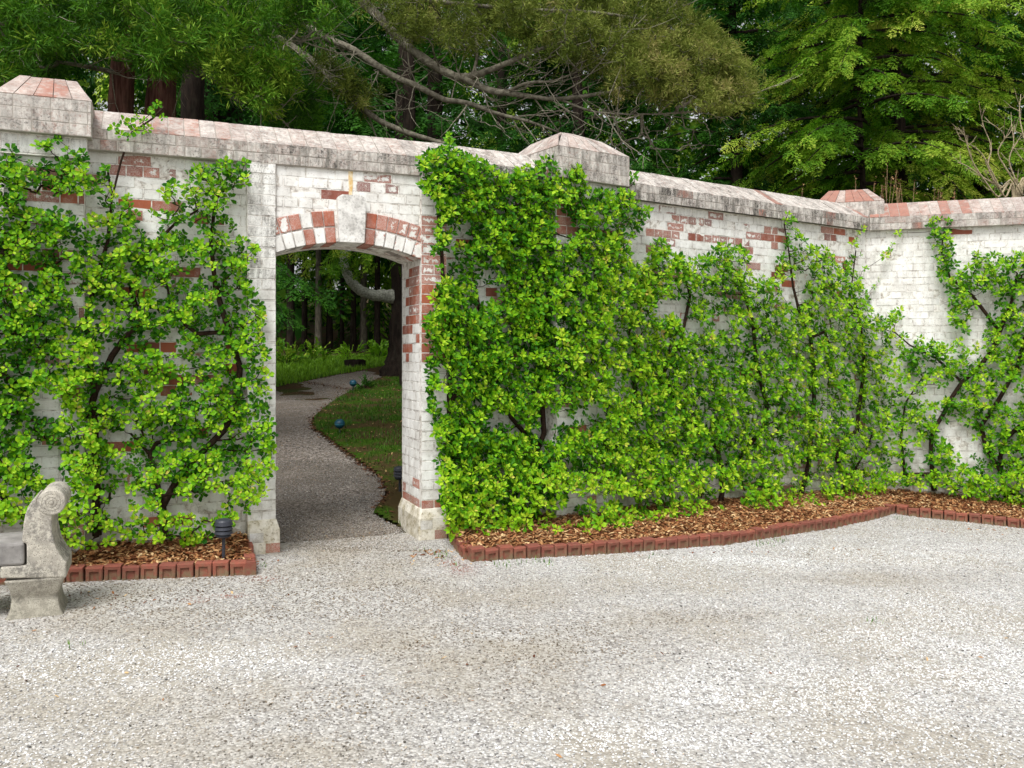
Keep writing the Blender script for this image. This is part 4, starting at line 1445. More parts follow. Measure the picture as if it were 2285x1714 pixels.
def cover(poly, holes, spacing, rs, lim0=-.3, zs_=4.2):
    """evenly strewn points of the leafy area, with natural gaps"""
    xs_ = [p[0] for p in poly]; ys_ = [p[1] for p in poly]
    out = []
    y = min(ys_)
    while y < max(ys_):
        x = min(xs_)
        while x < max(xs_):
            qx, qy = x + rs.uniform(-.6, .6) * spacing, y + rs.uniform(-.6, .6) * spacing
            if in_poly(qx, qy, poly):
                g = mnoise.noise((qx / 75, qy / 44, zs_)) + .5 * mnoise.noise((qx / 30, qy / 20, 1.7 + zs_))
                lim = lim0
                for cx_, cy_, rx, ry, am in holes:
                    if abs(qx - cx_) < rx and abs(qy - cy_) < ry: lim = max(lim, am - .14)
                if g > lim: out.append((qx, qy))
            x += spacing
        y += spacing
    return out

ROS_L = [rosette(i, .046, False) for i in range(6)]
ROS_R = [rosette(20 + i, .062, True) for i in range(6)]
ROSM_L = [mesh_arrays('leaf_cluster', v, None, f, M['vine_leaf'], {'tone': np.clip(t, 0, 1)}) for v, f, t in ROS_L]
ROSM_R = [mesh_arrays('leaf_cluster', v, None, f, M['vine_leaf'], {'tone': np.clip(t, 0, 1)}) for v, f, t in ROS_R]

PLANTS = [
 dict(lab='leafy climbing shrub at the far left edge, rising behind the bench seat', kind='L', base=(70, 1175), seeds=[[(78, 1185), (90, 1120), (90, 1041), (70, 1015), (27, 1004), (5, 980)], [(90, 1041), (80, 985), (70, 900), (60, 800), (40, 700), (30, 600)], [(60, 800), (100, 700), (130, 600), (150, 500), (160, 420), (150, 360)]]),
 dict(lab='leafy climbing shrub with a forked dark stem above the bench arm', kind='L', base=(214, 1180), seeds=[[(216, 1195), (214, 1100), (212, 1020), (212, 956), (206, 898), (212, 875), (202, 822), (197, 749), (187, 716), (172, 689)], [(187, 716), (199, 686), (215, 620), (240, 540), (250, 440), (240, 380)], [(212, 875), (249, 795), (272, 762), (305, 726), (302, 683), (292, 643), (330, 560), (390, 500), (440, 470)], [(250, 440), (270, 360), (290, 300), (340, 265), (365, 240)]]),
 dict(lab='leafy climbing shrub beside the left gate pier, its stem behind the black path light', kind='L', base=(365, 1180), seeds=[[(365, 1195), (362, 1130), (345, 1060), (335, 1014), (315, 994), (292, 968)], [(335, 1014), (348, 988), (400, 980), (440, 955)], [(362, 1130), (400, 1060), (450, 1010), (500, 960), (527, 905), (535, 820), (510, 740), (480, 640), (470, 540), (480, 450), (510, 390)], [(510, 740), (440, 745), (411, 722), (381, 683), (368, 610)]]),
 dict(lab='dense climbing shrub hugging the right gate pier', kind='R', base=(1010, 1150), seeds=[[(1015, 1165), (1005, 1100), (1000, 1000), (1002, 900), (1010, 800), (1005, 740), (990, 660), (985, 560), (975, 460), (980, 390)], [(1002, 900), (1060, 830), (1080, 740), (1060, 640), (1040, 540)]]),
 dict(lab='tall climbing shrub reaching the coping left of the middle pillar', kind='R', base=(1195, 1150), seeds=[[(1200, 1165), (1190, 1090), (1200, 1001), (1214, 968), (1210, 903), (1218, 853), (1207, 802), (1203, 730), (1190, 660), (1140, 610), (1120, 573), (1139, 545), (1130, 450), (1100, 390)], [(1203, 730), (1250, 680), (1280, 600), (1270, 520), (1310, 450), (1390, 420)], [(1200, 1001), (1140, 930), (1110, 860), (1120, 760)]]),
 dict(lab='climbing shrub with a thick black foot right of the middle pillar', kind='R', base=(1373, 1145), seeds=[[(1373, 1160), (1366, 1110), (1359, 1084), (1359, 1012), (1348, 990), (1322, 957), (1297, 900), (1300, 800), (1310, 700), (1340, 600), (1370, 540)], [(1359, 1012), (1400, 960), (1420, 903), (1413, 831), (1420, 777), (1402, 740), (1440, 660), (1460, 590)]]),
 dict(lab='climbing shrub in the middle of the leafy wall section left of the corner', kind='R', base=(1608, 1125), seeds=[[(1606, 1140), (1616, 1065), (1600, 1000), (1540, 930), (1500, 880), (1480, 830), (1520, 760), (1540, 660), (1520, 590)], [(1616, 1065), (1660, 1010), (1709, 946), (1712, 907), (1690, 820), (1680, 720), (1650, 620)]]),
 dict(lab='climbing shrub with upright stems, next but one to the wall corner', kind='R', base=(1795, 1105), seeds=[[(1786, 1112), (1790, 1096), (1805, 1035), (1812, 960), (1817, 900), (1817, 830), (1809, 753), (1790, 720), (1770, 640), (1760, 560)], [(1809, 753), (1840, 740), (1855, 790), (1860, 830)], [(1770, 640), (1760, 560), (1750, 500)]]),
 dict(lab='climbing shrub with a bent stem in the wall corner', kind='R', base=(1885, 1095), seeds=[[(1880, 1105), (1894, 1069), (1878, 1046), (1863, 1019), (1880, 985), (1913, 960), (1917, 907), (1930, 820), (1920, 720), (1900, 640), (1910, 560)], [(1895, 1069), (1930, 1010), (1950, 960), (1955, 880)]]),
 dict(lab='sparse climbing shrub with thin crossing stems just right of the wall corner', kind='R', base=(2085, 1085), seeds=[[(2085, 1095), (2078, 1022), (2078, 979), (2089, 950), (2107, 921), (2119, 894), (2147, 853), (2184, 819), (2213, 784), (2231, 740), (2258, 672), (2270, 610)], [(2147, 853), (2090, 800), (2030, 770), (1995, 740)], [(2231, 740), (2170, 660), (2120, 620), (2100, 560), (2110, 500)], [(2020, 1060), (2010, 980), (2020, 900), (2060, 840)]]),
 dict(lab='climbing shrub with a bowed dark stem at the right edge', kind='R', base=(2245, 1100), seeds=[[(2248, 1115), (2234, 1053), (2232, 1019), (2245, 979), (2263, 961), (2300, 930), (2340, 860)], [(2234, 1053), (2200, 1000), (2190, 950), (2230, 890), (2270, 820), (2290, 740)]]),
]
POLY_L = [(-300, 350), (-70, 340), (60, 330), (128, 302), (150, 330), (195, 345), (200, 420), (255, 350), (280, 360), (262, 430), (330, 440), (400, 400), (440, 372), (500, 360), (545, 352), (556, 400), (515, 440), (530, 520),
          (572, 555), (560, 620), (585, 700), (600, 800), (596, 900), (612, 960), (604, 1060), (590, 1110), (525, 1160), (470, 1205), (430, 1210), (300, 1200), (200, 1225), (120, 1190), (-70, 1150), (-300, 1180)]
HOLES_L = [(330, 410, 90, 60, .32), (470, 470, 45, 70, .2), (230, 480, 45, 50, .3), (90, 355, 55, 25, .25), (255, 770, 26, 40, .5), (180, 690, 12, 30, .4), (110, 870, 40, 30, .3), (380, 870, 60, 22, .25),
           (330, 770, 60, 18, .3), (320, 645, 50, 14, .35), (360, 1150, 110, 22, .42), (215, 1170, 60, 40, .3), (60, 1020, 60, 20, .2), (260, 985, 26, 20, .3), (420, 1000, 50, 14, .3), (180, 940, 30, 18, .3), (60, 600, 50, 14, .3),
           (120, 450, 60, 18, .3), (440, 1150, 50, 40, .35)]
SPRIG = [(255, 285), (275, 270), (290, 275), (305, 262), (320, 270), (335, 255), (345, 245), (300, 290), (268, 300), (352, 232), (362, 262), (318, 292), (285, 305), (330, 285)]
POLY_R = [(932, 352), (962, 340), (992, 330), (1002, 300), (1012, 335), (1060, 355), (1130, 385), (1180, 372), (1232, 350), (1250, 400), (1290, 362), (1305, 415), (1350, 430), (1400, 420), (1412, 382), (1425, 400), (1412, 450),
          (1458, 470), (1415, 520), (1400, 575), (1430, 590), (1452, 552), (1475, 530), (1500, 575), (1560, 580), (1620, 545), (1650, 555), (1700, 580), (1750, 560), (1752, 480), (1772, 478), (1785, 530), (1855, 560), (1870, 600), (1900, 570), (1925, 640), (1950, 700), (1985, 720),
          (1985, 1098), (1925, 1126), (1800, 1150), (1690, 1162), (1600, 1172), (1500, 1184), (1320, 1196), (1160, 1208), (1080, 1214), (1005, 1200), (985, 1120), (978, 1000), (958, 900), (955, 800), (952, 700), (990, 620), (965, 560), (985, 480), (945, 420)]
HOLES_R = [(1040, 560, 60, 60, .18), (1262, 500, 22, 40, .3), (1090, 655, 26, 20, .4), (1290, 950, 20, 30, .4), (1300, 930, 40, 30, .3), (1230, 930, 30, 60, .18), (1500, 690, 40, 20, .3), (1395, 735, 36, 20, .35), (1545, 730, 30, 16, .3), (1640, 720, 50, 18, .25),
           (1000, 870, 30, 60, .22), (1130, 940, 40, 30, .2), (1770, 640, 30, 40, .25), (1700, 600, 40, 30, .2), (1790, 1080, 40, 40, .3), (1320, 1080, 60, 40, .12), (1680, 1110, 60, 20, .3), (1240, 1150, 60, 20, .25), (1430, 1130, 50, 20, .2), (1560, 1100, 60, 20, .2)]
POLY_F = [(1985, 700), (2010, 690), (2030, 760), (2070, 750), (2110, 760), (2120, 700), (2092, 640), (2080, 560), (2070, 490), (2100, 482), (2130, 500), (2125, 570), (2150, 610), (2170, 560), (2200, 575), (2240, 560), (2300, 570), (2370, 590), (2520, 580), (2520, 1160), (2370, 1140), (2260, 1130), (2200, 1120), (2100, 1085), (1985, 1085)]
HOLES_F = [(2050, 1000, 26, 50, .38), (2170, 1000, 30, 36, .5), (2190, 700, 30, 40, .5), (2080, 690, 40, 50, .6), (2050, 880, 60, 40, .1), (2150, 770, 50, 30, .32), (2250, 870, 40, 30, .3), (2120, 950, 40, 30, .3), (2010, 780, 30, 60, .2)]
SPRIG_C = [(1905, 545), (1915, 520), (1925, 510), (1920, 570), (1930, 600), (2005, 520), (1992, 545), (1975, 570), (1965, 600), (1985, 560), (1950, 640), (1960, 620), (1912, 535)]

def leaves_and_stems():
    rs = np.random.default_rng(41); rr = random.Random(41)
    rows = []                                   # px, py, p, layer
    for poly, holes, sp in ((POLY_L, HOLES_L, 16.5), (POLY_R, HOLES_R, 13.2), (POLY_F, HOLES_F, 15.5)):
        for layer in range(2):
            for x, y in cover(poly, holes, sp, rr, ((-.32, -.02)[layer] if sp > 16 else (-.60, -.30)[layer]) if sp > 15 else (-.66, -.32)[layer], 4.2 if layer == 0 else 8.8):
                d = rr.uniform(.03, .14) if layer == 0 else rr.uniform(.1, .24)
                if x < 212 or 1238 < x < 1412: d += .10          # round the pillar shafts
                if 1940 < x < 2010: d += .06
                if 545 < x < 625 or 932 < x < 1000: d += .07     # over the gate piers
                if y > 1000: d += rr.uniform(0, .30) * min(1, (y - 1000) / 120)
                rows.append((x, y, PANEL + d, layer))
    for x, y in SPRIG: rows.append((x, y, .06, 1))
    for x, y in SPRIG_C: rows.append((x, y, .02, 1))
    P = []
    for x, y, p, layer in rows:
        fr = frame_for(x)
        s_, z = fr.sz(x, y, p)
        P.append(fr.w(s_, p, z))
    P = np.array(P)
    seeds_w = []
    for pl in PLANTS:
        sl = []
        for tr in pl['seeds']:
            out = []
            for a, b in zip(tr[:-1], tr[1:]):
                out += trace(frame_for(a[0]), [a, b], PANEL + .06)[:-1]
            out.append(trace(frame_for(tr[-1][0]), [tr[-1], tr[-1]], PANEL + .06)[-1])
            sl.append(out)
        seeds_w.append(sl)
    # nearest plant owns each cluster
    D = np.stack([np.min(np.linalg.norm(P[:, None] - np.array([q for s_ in sl for q in s_])[None], axis=2), axis=1) for sl in seeds_w], 1)
    own = D.argmin(1)
    for ip, pl in enumerate(PLANTS):
        idx = np.where(own == ip)[0]
        if not len(idx): continue
        base = seeds_w[ip][0][0]
        root = thing('climbing_shrub', pl['lab'], 'climbing shrub', tuple(base), 0, 'climbing shrubs trained on the wall')
        A, par, w, ns = grow(seeds_w[ip], P[idx], rs, .9, .012, 3)
        # join secondary seed stems to the first
        k = par >= 0
        r = .0021 * w ** .5
        r = np.clip(r * .95, .0024, .020)
        r[:ns] = np.maximum(r[:ns], .0065)
        r[:ns] *= 1.15
        for j in range(ns):                       # thicker at the foot
            hgt = A[j, 2] - base[2]
            r[j] *= 1 + .4 * math.exp(-max(hgt, 0) / .25)
        V, F = seg_tubes(A[par[k]], A[k], r[par[k]] * .5 + r[k] * .5, r[k], 5)
        o = link('stem', mesh_arrays('stem', V - base, F, None, M['bark_vine'], smooth=True), root)
        ros = ROS_L if pl['kind'] == 'L' else ROS_R
        rosm = ROSM_L if pl['kind'] == 'L' else ROSM_R
        # those standing furthest out show largest
        order = sorted(idx, key=lambda i: -rows[i][2])
        nobj = min(len(order), 170)
        joined = []
        for n_, i in enumerate(order):
            fr = frame_for(rows[i][0])
            nx = np.array([fr.n[0], fr.n[1], 0])
            ax = nx * rr.uniform(.75, 1.2) + np.array([0, 0, 1]) * rr.uniform(.1, .95) + np.array([fr.u[0], fr.u[1], 0]) * rr.gauss(0, .5)
            ax /= np.linalg.norm(ax)
            scl = rr.uniform(.6, 1.28) * (0.92 if pl['kind'] == 'L' else .95)
            tv = i % 6
            rot = basis(ax[None], np.array([[.2, .1, 1.0]]))[0]
            Rm = np.stack([rot[:, 1], rot[:, 2], rot[:, 0]], 1)      # z along axis
            a = rr.uniform(0, 6.28); c_, s_ = math.cos(a), math.sin(a)
            Rm = Rm @ np.array([[c_, -s_, 0], [s_, c_, 0], [0, 0, 1]])
            if n_ < nobj:
                o = bpy.data.objects.new('leaf_cluster', rosm[tv])
                m4 = Matrix(Rm.tolist()).to_4x4()
                m4 = Matrix.Translation(Vector(P[i] - base)) @ m4 @ Matrix.Scale(scl, 4)
                o.parent = root
                o.matrix_basis = m4
                col.objects.link(o)
            else:
                joined.append((tv, Rm * scl, P[i] - base, -.10 - .26 * (1 - rows[i][3]) + rr.gauss(0, .09)))  # back-layer clusters toned darker: shade inside the foliage put into leaf colour
        Vs, Fs, Ts, n0 = [], [], [], 0
        for tv in range(6):
            sel = [j for j in joined if j[0] == tv]
            if not sel: continue
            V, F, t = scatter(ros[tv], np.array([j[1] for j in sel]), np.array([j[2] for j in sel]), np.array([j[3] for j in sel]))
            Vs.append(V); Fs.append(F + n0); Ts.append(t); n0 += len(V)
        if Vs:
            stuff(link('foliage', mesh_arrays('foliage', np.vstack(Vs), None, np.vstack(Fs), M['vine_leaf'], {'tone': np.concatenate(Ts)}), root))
leaves_and_stems()

# ------------------------------------------------------------------ stone bench with scrolled arm
def bench():
    k = kx(115)
    Yb = 4.74
    fr = Frame((k * Yb, Yb), F1.a)
    root = thing('stone_bench', 'weathered stone bench with scrolled arm, half out of frame at lower left', 'bench', (fr.O[0], fr.O[1], 0), fr.a)
    def pt(cx_, cy_):
        s_, z = fr.sz(cx_ * .205, 1060 + cy_ * .205)
        return s_, z
    zb = pt(300, 1525)[1]
    # pedestal, waisted, tapering front and back too
    prof = [(0.0, 20, 715), (.12, 62, 678), (.3, 96, 636), (.5, 104, 622), (.72, 96, 650), (.9, 62, 690), (1.0, 30, 706)]
    z_top = pt(300, 1140)[1]
    dep = .34
    V, F = [], []
    for f, a, b in prof:
        z = -0.02 + (z_top + .02) * f
        sa, sb = pt(a, 1300)[0], pt(b, 1300)[0]
        inset = .05 * (1 - abs(f - .5) * 2)
        V += [(sa, inset - 0, z), (sb, inset, z), (sb, dep - inset, z), (sa, dep - inset, z)]
    for i in range(len(prof) - 1):
        for j in range(4):
            F.append((i * 4 + j, i * 4 + (j + 1) % 4, i * 4 + 4 + (j + 1) % 4, i * 4 + 4 + j))
    F += [(3, 2, 1, 0), tuple(len(V) - 4 + i for i in range(4))]
    mb = MB(); mb.add(V, F); mb.build('pedestal', M['stone'], root, bevel=.012)
    # arm: S profile swept through the depth
    outline = [(0, 1130), (722, 1122), (722, 960), (690, 925), (655, 872), (612, 800), (588, 720), (570, 620), (562, 520), (566, 440), (540, 400), (420, 330), (384, 246), (340, 290), (300, 355), (272, 440), (252, 545), (246, 640),
               (240, 700), (246, 742), (288, 748), (290, 990), (0, 1008)]
    P = [(*[pt(*q)[0]], 0.0, pt(*q)[1]) for q in outline]
    P = [(p[0], 0.0, p[2]) for p in P]
    import mathutils
    tess = mathutils.geometry.tessellate_polygon([[Vector(p) for p in P]])
    n = len(P)
    V = [(x, 0.0, z) for x, y, z in P] + [(x, dep, z) for x, y, z in P]
    F4 = [(i, n + i, n + (i + 1) % n, (i + 1) % n) for i in range(n)]
    F3 = [tuple(t) for t in tess] + [tuple(n + i for i in t[::-1]) for t in tess]
    me = mesh_arrays('arm', V, F4, F3, M['stone'])
    o = link('arm', me, root)
    md = o.modifiers.new('soft_edges', 'BEVEL'); md.width = .012; md.segments = 2; md.limit_method = 'ANGLE'; md.angle_limit = math.radians(40)
    # scroll: a drum with spiral rings on its end
    cs, cz = pt(560, 300)
    rad = (pt(720, 300)[0] - pt(560, 300)[0]) * 1.0
    mb = MB()
    N = 32
    prof = [(rad * f, y) for f, y in ((1.0, .012), (.96, 0.003), (.90, 0.0), (.68, -.001), (.65, .002), (.62, -.001), (.42, -.002), (.39, .0015), (.36, -.002), (.20, -.004), (.17, .0), (.13, -.005), (.0, -.007))]
    V, F = [], []
    ring = [(rad * 1.0, dep - .012), (rad * .985, dep), (0.0, dep + .006)][::-1]
    full = ring + prof
    full = ring[:2] + [(rad, dep - .012)] + prof
    for r_, y in full:
        for i in range(N):
            a = 2 * math.pi * i / N
            V.append((cs + r_ * math.cos(a), y - .004, cz + r_ * math.sin(a)))
    for q in range(len(full) - 1):
        for i in range(N):
            j = (i + 1) % N
            F.append((q * N + i, q * N + j, (q + 1) * N + j, (q + 1) * N + i))
    mb.add(V, F); mb.build('scroll', M['stone'], root, smooth=False, bevel=0)
    # seat slab and its plinth course, running out of frame
    s1 = pt(262, 850)[0]
    zt, zl = pt(100, 752)[1], pt(100, 1000)[1]
    mb = MB(); mb.box(s1 - 1.75, s1, 0.012, dep + .02, zl, zt)
    mb.build('seat', M['seatstone'], root, bevel=.014)
    sa = pt(0, 1070)[0]
    mb = MB(); mb.box(s1 - 1.75, sa - .003, 0.03, dep - .02, z_top + .002, zl - .003)
    mb.build('seat_rail', M['stone'], root, bevel=.01)
    mb = MB()
    x0 = s1 - 2.05
    V = [(x0 + f, y, z) for z, g_ in ((-.02, 0), (z_top * .5, .09), (z_top, .02), (zt + .3, .10)) for (f, y) in ((g_, .0), (.42 - g_, .0), (.42 - g_, dep), (g_, dep))]
    F = [(q * 4 + i, q * 4 + (i + 1) % 4, q * 4 + 4 + (i + 1) % 4, q * 4 + 4 + i) for q in range(3) for i in range(4)] + [(12, 13, 14, 15)]
    mb.add(V, F); mb.build('arm', M['stone'], root, bevel=.015)
bench()

# ------------------------------------------------------------------ path lights
def tier_light(loc, h, w, label):
    root = thing('path_light', label, 'path light', loc, 0, 'garden path lights')
    mb = MB(); mb.lathe([(.006, -.08), (.011, 0), (.011, h - .13), (.020, h - .125), (.020, h - .12), (0, h - .119)], 12)
    mb.build('post', M['black'], root, smooth=False)
    hw = w / 2
    mb = MB(); mb.lathe([(0.0, h), (hw * .5, h - .003), (hw * .82, h - .010), (hw * .92, h - .020), (hw, h - .044), (hw * .9, h - .048), (0, h - .044)], 24)
    mb.build('dome', M['black'], root, smooth=False)
    for i, z in enumerate((h - .056, h - .082)):
        mb = MB(); mb.lathe([(hw * .62, z + .004), (hw * .92, z + .001), (hw * 1.0, z - .017), (hw * .95, z - .019), (hw * .6, z - .010)], 24)
        mb.build('louvre', M['black'], root)
    mb = MB(); mb.lathe([(hw * .66, h - .05), (hw * .66, h - .118), (0, h - .121)], 20)
    mb.build('lens', M['lens'], root)
    mb = MB(); mb.lathe([(hw * .72, h - .108), (hw * .86, h - .116), (hw * .5, h - .13), (0, h - .131)], 20)
    mb.build('base_cup', M['black'], root)
b = on_court(499, 1252)
tier_light((kx(499) * 5.74, 5.74, .06), .285, .118, 'black tiered path light in the mulch left of the gateway')
q = on_far(897, 1104)
tier_light((q[0] - .02, q[1], q[2]), .27, .12, 'dark tiered path light half hidden behind the right gate pier')
def globe_light(px, py_base, py_c, rpx, label):
    q = on_far(px, py_base)
    Y = q[1]
    zc = EYE + kz(py_c) * Y - q[2]; r = rpx / FOC * Y
    root = thing('globe_light', label, 'path light', tuple(q), 0, 'teal globe lights on the bank')
    mb = MB(); mb.lathe([(.01, -.06), (r * .16, 0), (r * .16, zc - r * .9), (r * .4, zc - r * .88), (r * .45, zc - r * .7)], 10); mb.build('post', M['black'], root)
    mb = MB(); mb.lathe([(r * math.sin(a), zc - r * math.cos(a) * .98) for a in np.linspace(.25, 1.38, 7)], 22); mb.build('lower_globe', M['teal'], root, smooth=True)
    mb = MB(); mb.lathe([(r * .97, zc - .19 * r), (r * .99, zc), (r * .97, zc + .06 * r)], 22); mb.build('band', M['tealline'], root)
    mb = MB(); mb.lathe([(r * 1.06 * math.sin(a), zc - r * math.cos(a) * .98) for a in np.linspace(1.63, 3.14, 8)], 22); mb.build('cap', M['teal'], root, smooth=True)
globe_light(758, 972, 946, 11, 'teal globe light on the near edge of the mossy bank')
globe_light(788, 876, 855, 8, 'smaller-looking dark teal globe light at the path bend by the ferny plant')

# ------------------------------------------------------------------ foliage templates
def rhomb(p, d, w, side):
    """thin leaf-sized rhombus at p along d, half width w across side"""
    return [p, p + d * .45 + side * w, p + d, p + d * .45 - side * w]
def spray_template(seed, pairs=10, droop=.25, leaf=.15, lw=.029, flat=.12):
    """flat conifer spray along +X, unit length"""
    rs = np.random.default_rng(seed)
    V, F, T = [], [], []
    def add(p, d, w, t):
        side = np.cross(d, np.array([rs.normal(0, .35), rs.normal(0, .35), 1])); side /= np.linalg.norm(side) + 1e-9
        k = len(V)
        V.extend(rhomb(p, d, w, side)); F.extend([(k, k + 1, k + 2), (k, k + 2, k + 3)]); T.extend([t - .08, t, t + .12, t])
    for i in range(pairs):
        f = (i + .6) / pairs
        ax = np.array([f, .03 * math.sin(5 * f + seed), -droop * f * f])
        for sd in (-1, 1):
            L = .46 * (1 - f) ** .75 + .08
            a = math.radians(rs.uniform(38, 62)) * sd
            d = np.array([math.cos(a), math.sin(a), rs.normal(-.12, flat)])
            n = max(1, int(L / .13))
            for j in range(n + 1):
                g = j / (n + 1)
                p = ax + d * L * g + np.array([0, 0, -.25 * L * g * g])
                jit = np.array([rs.normal(0, .3), rs.normal(0, .3), rs.normal(0, .25)])
                dd = d + jit; dd /= np.linalg.norm(dd)
                add(p, dd * leaf * rs.uniform(.8, 1.3), lw * rs.uniform(.8, 1.3), .12 * g + .1 * f + rs.normal(0, .06))
    add(np.array([.95, 0, -droop]), np.array([leaf * 1.2, 0, -.05]), lw, .22)
    return np.array(V), np.array(F), np.array(T)
def tuft_template(seed, n=44, leaf=.36, lw=.024):
    """bushy tuft of scale-leaved twigs growing from the origin mostly along +X"""
    rs = np.random.default_rng(seed)
    V, F, T = [], [], []
    for i in range(n):
        d = np.array([rs.uniform(.2, 1), rs.normal(0, .55), rs.normal(.1, .5)]); d /= np.linalg.norm(d)
        p = d * rs.uniform(0, .6) + rs.normal(0, .06, 3)
        dd = d + rs.normal(0, .45, 3); dd /= np.linalg.norm(dd)
        side = np.cross(dd, rs.normal(0, 1, 3)); side /= np.linalg.norm(side)
        k = len(V)
        V.extend(rhomb(p, dd * leaf * rs.uniform(.6, 1.3), lw * rs.uniform(.7, 1.4), side)); F.extend([(k, k + 1, k + 2), (k, k + 2, k + 3)])
        t = rs.normal(0, .1); T.extend([t - .06, t, t + .1, t])
    return np.array(V), np.array(F), np.array(T)
def leafy_template(seed, n=12, size=.3):
    """flat twig of broad leaves along +X"""
    rs = np.random.default_rng(seed)
    V, F, T = [], [], []
    for i in range(n):
        f = i / n
        p = np.array([f, 0, -.12 * f * f]); a = rs.choice([-1, 1]) * rs.uniform(.3, 1.2)
        d = np.array([math.cos(a), math.sin(a), rs.normal(-.1, .15)]) * size * rs.uniform(.7, 1.2)
        side = np.cross(d, np.array([rs.normal(0, .3), rs.normal(0, .3), 1])); side /= np.linalg.norm(side)
        k = len(V); V.extend(rhomb(p, d, size * .33, side)); F.extend([(k, k + 1, k + 2), (k, k + 2, k + 3)])
        t = rs.normal(0, .12); T.extend([t, t, t, t])
    return np.array(V), np.array(F), np.array(T)
SPRAYS = [spray_template(i) for i in range(4)]
TUFTS = [tuft_template(i) for i in range(4)]
TWIGL = [leafy_template(i) for i in range(3)]

def foliage(name, mat, parent, base, temps, pos, ax, up, scale, tone):
    Vs, Fs, Ts, n0 = [], [], [], 0
    k = len(temps); idx = np.arange(len(pos)) % k
    Rm = basis(ax, up)
    for t in range(k):
        s_ = idx == t
        if not s_.any(): continue
        V, F, tn = scatter(temps[t], Rm[s_], pos[s_] - base, tone[s_], scale[s_])
        Vs.append(V); Fs.append(F + n0); Ts.append(tn); n0 += len(V)
    o = link(name, mesh_arrays(name, np.vstack(Vs), None, np.vstack(Fs), M[mat], {'tone': np.concatenate(Ts)}), parent)
    stuff(o)
    return o

def hemlock(px, Y, label, height, radius, mat='hemlock', seed=0, trunk_r=.16, z_low=1.4, dens=1.0, spray=.42, tone=.42, group='hemlock trees behind the wall', bark='bark_dark', name='hemlock_tree', dz=.2, cone=.5):
    rs = np.random.default_rng(seed)
    X = kx(px) * Y
    zb = float(far_z(X, Y))
    base = np.array([X, Y, zb - .1])
    root = thing(name, label, 'tree', tuple(base), 0, group)
    tp = [(0, 0, 0), (.05, .03, height * .33), (-.03, .05, height * .66), (0, 0, height)]
    V, F, Q = path_tube(tp, [trunk_r * 1.25, trunk_r, trunk_r * .62, .03], 10, .05, 6)
    link('trunk', mesh_arrays('trunk', V, F, None, M[bark], smooth=True), root)
    pos, ax, up, scl, ton = [], [], [], [], []
    LA, LB, lra, lrb = [], [], [], []
    z = z_low
    while z < height * .98:
        fz = z / height
        R0 = radius * (1 - cone * max(0, fz - .15) / .85) * rs.uniform(.7, 1.1)
        az = rs.uniform(0, 2 * np.pi)
        u = np.array([math.cos(az), math.sin(az), 0]); sd = np.array([-u[1], u[0], 0])
        rise = rs.uniform(-.05, .25); bt = rs.normal(0, .12)
        n = int(max(5, R0 / .17) * dens)
        prev = np.array([0, 0, z])
        for i in range(n):
            f = (i + 1) / n
            p = np.array([0, 0, z]) + u * R0 * f + np.array([0, 0, R0 * (rise * f - .42 * f * f)]) + sd * .06 * math.sin(4 * f + az)
            if i % 2 == 0 or i == n - 1:
                LA.append(prev); LB.append(p); lra.append(.03 * (1.1 - f) + .004); lrb.append(.03 * (1 - f) + .003); prev = p
            if f < .06: continue
            for s_ in (-1, 1):
                d = u * rs.uniform(.3, .9) + sd * s_ * rs.uniform(.35, .9) + np.array([0, 0, rs.uniform(-.75, -.12)])
                pos.append(p + rs.normal(0, .05, 3)); ax.append(d); up.append([rs.normal(0, .35), rs.normal(0, .35), 1]); scl.append(spray * rs.uniform(.65, 1.25) * (1 - .25 * f))
                ton.append(tone + bt + .28 * (f - .5) + rs.normal(0, .09))
        z += dz * rs.uniform(.6, 1.4)
    V, F = seg_tubes(LA, LB, lra, lrb, 5)
    stuff(link('branches', mesh_arrays('branches', V, F, None, M[bark]), root))
    pos = np.array(pos)
    foliage('crown', mat, root, np.zeros(3), SPRAYS, pos, np.array(ax), np.array(up), np.array(scl), np.array(ton))
    return root

hemlock(2010, 14.6, 'broad light green hemlock whose boughs droop above the right-hand wall', 9.5, 3.3, 'hemlock', 1, .11, 1.2, 1.45, .36, .5, dz=.075, cone=.35)
hemlock(1925, 13.2, 'younger olive green hemlock just behind the wall in front of the broad one', 7.6, 2.4, 'hemlock', 14, .05, 1.6, 1.5, .34, .46, dz=.075, cone=.3)
hemlock(1640, 15.2, 'dark hemlock standing behind the wall just right of the olive cedar', 10, 2.2, 'hemlock_dark', 2, .11, 1.2, 1.5, .38, .55, dz=.10)
hemlock(2420, 14.2, 'deep green hemlock at the right edge behind the bare shrub', 9.5, 2.7, 'hemlock', 3, .11, 1.2, 1.4, .36, .34, dz=.09)
hemlock(1290, 18.5, 'dark hemlock far behind the middle pillar', 11, 2.9, 'hemlock_dark', 4, .16, 1.2, 1.3, .55, .42, dz=.16)
hemlock(1850, 19.5, 'dark hemlock filling the gap behind the light green one', 12, 3.2, 'hemlock_dark', 5, .16, 1.0, 1.4, .55, .4, dz=.15)
hemlock(520, 16.5, 'dark hemlock behind the gateway arch, left of the path', 11, 2.6, 'hemlock_dark', 6, .18, 1.9, 1.1, .48, .38, dz=.18)
hemlock(40, 14.0, 'green hemlock behind the left pillar at the picture edge', 10, 2.6, 'hemlock_dark', 7, .2, 1.6, 1.2, .45, .55, dz=.16)
hemlock(-420, 15.0, 'dark hemlock beyond the left picture edge', 10, 2.8, 'hemlock_dark', 8, .2, 1.6, 1.0, .5, .4, dz=.22)

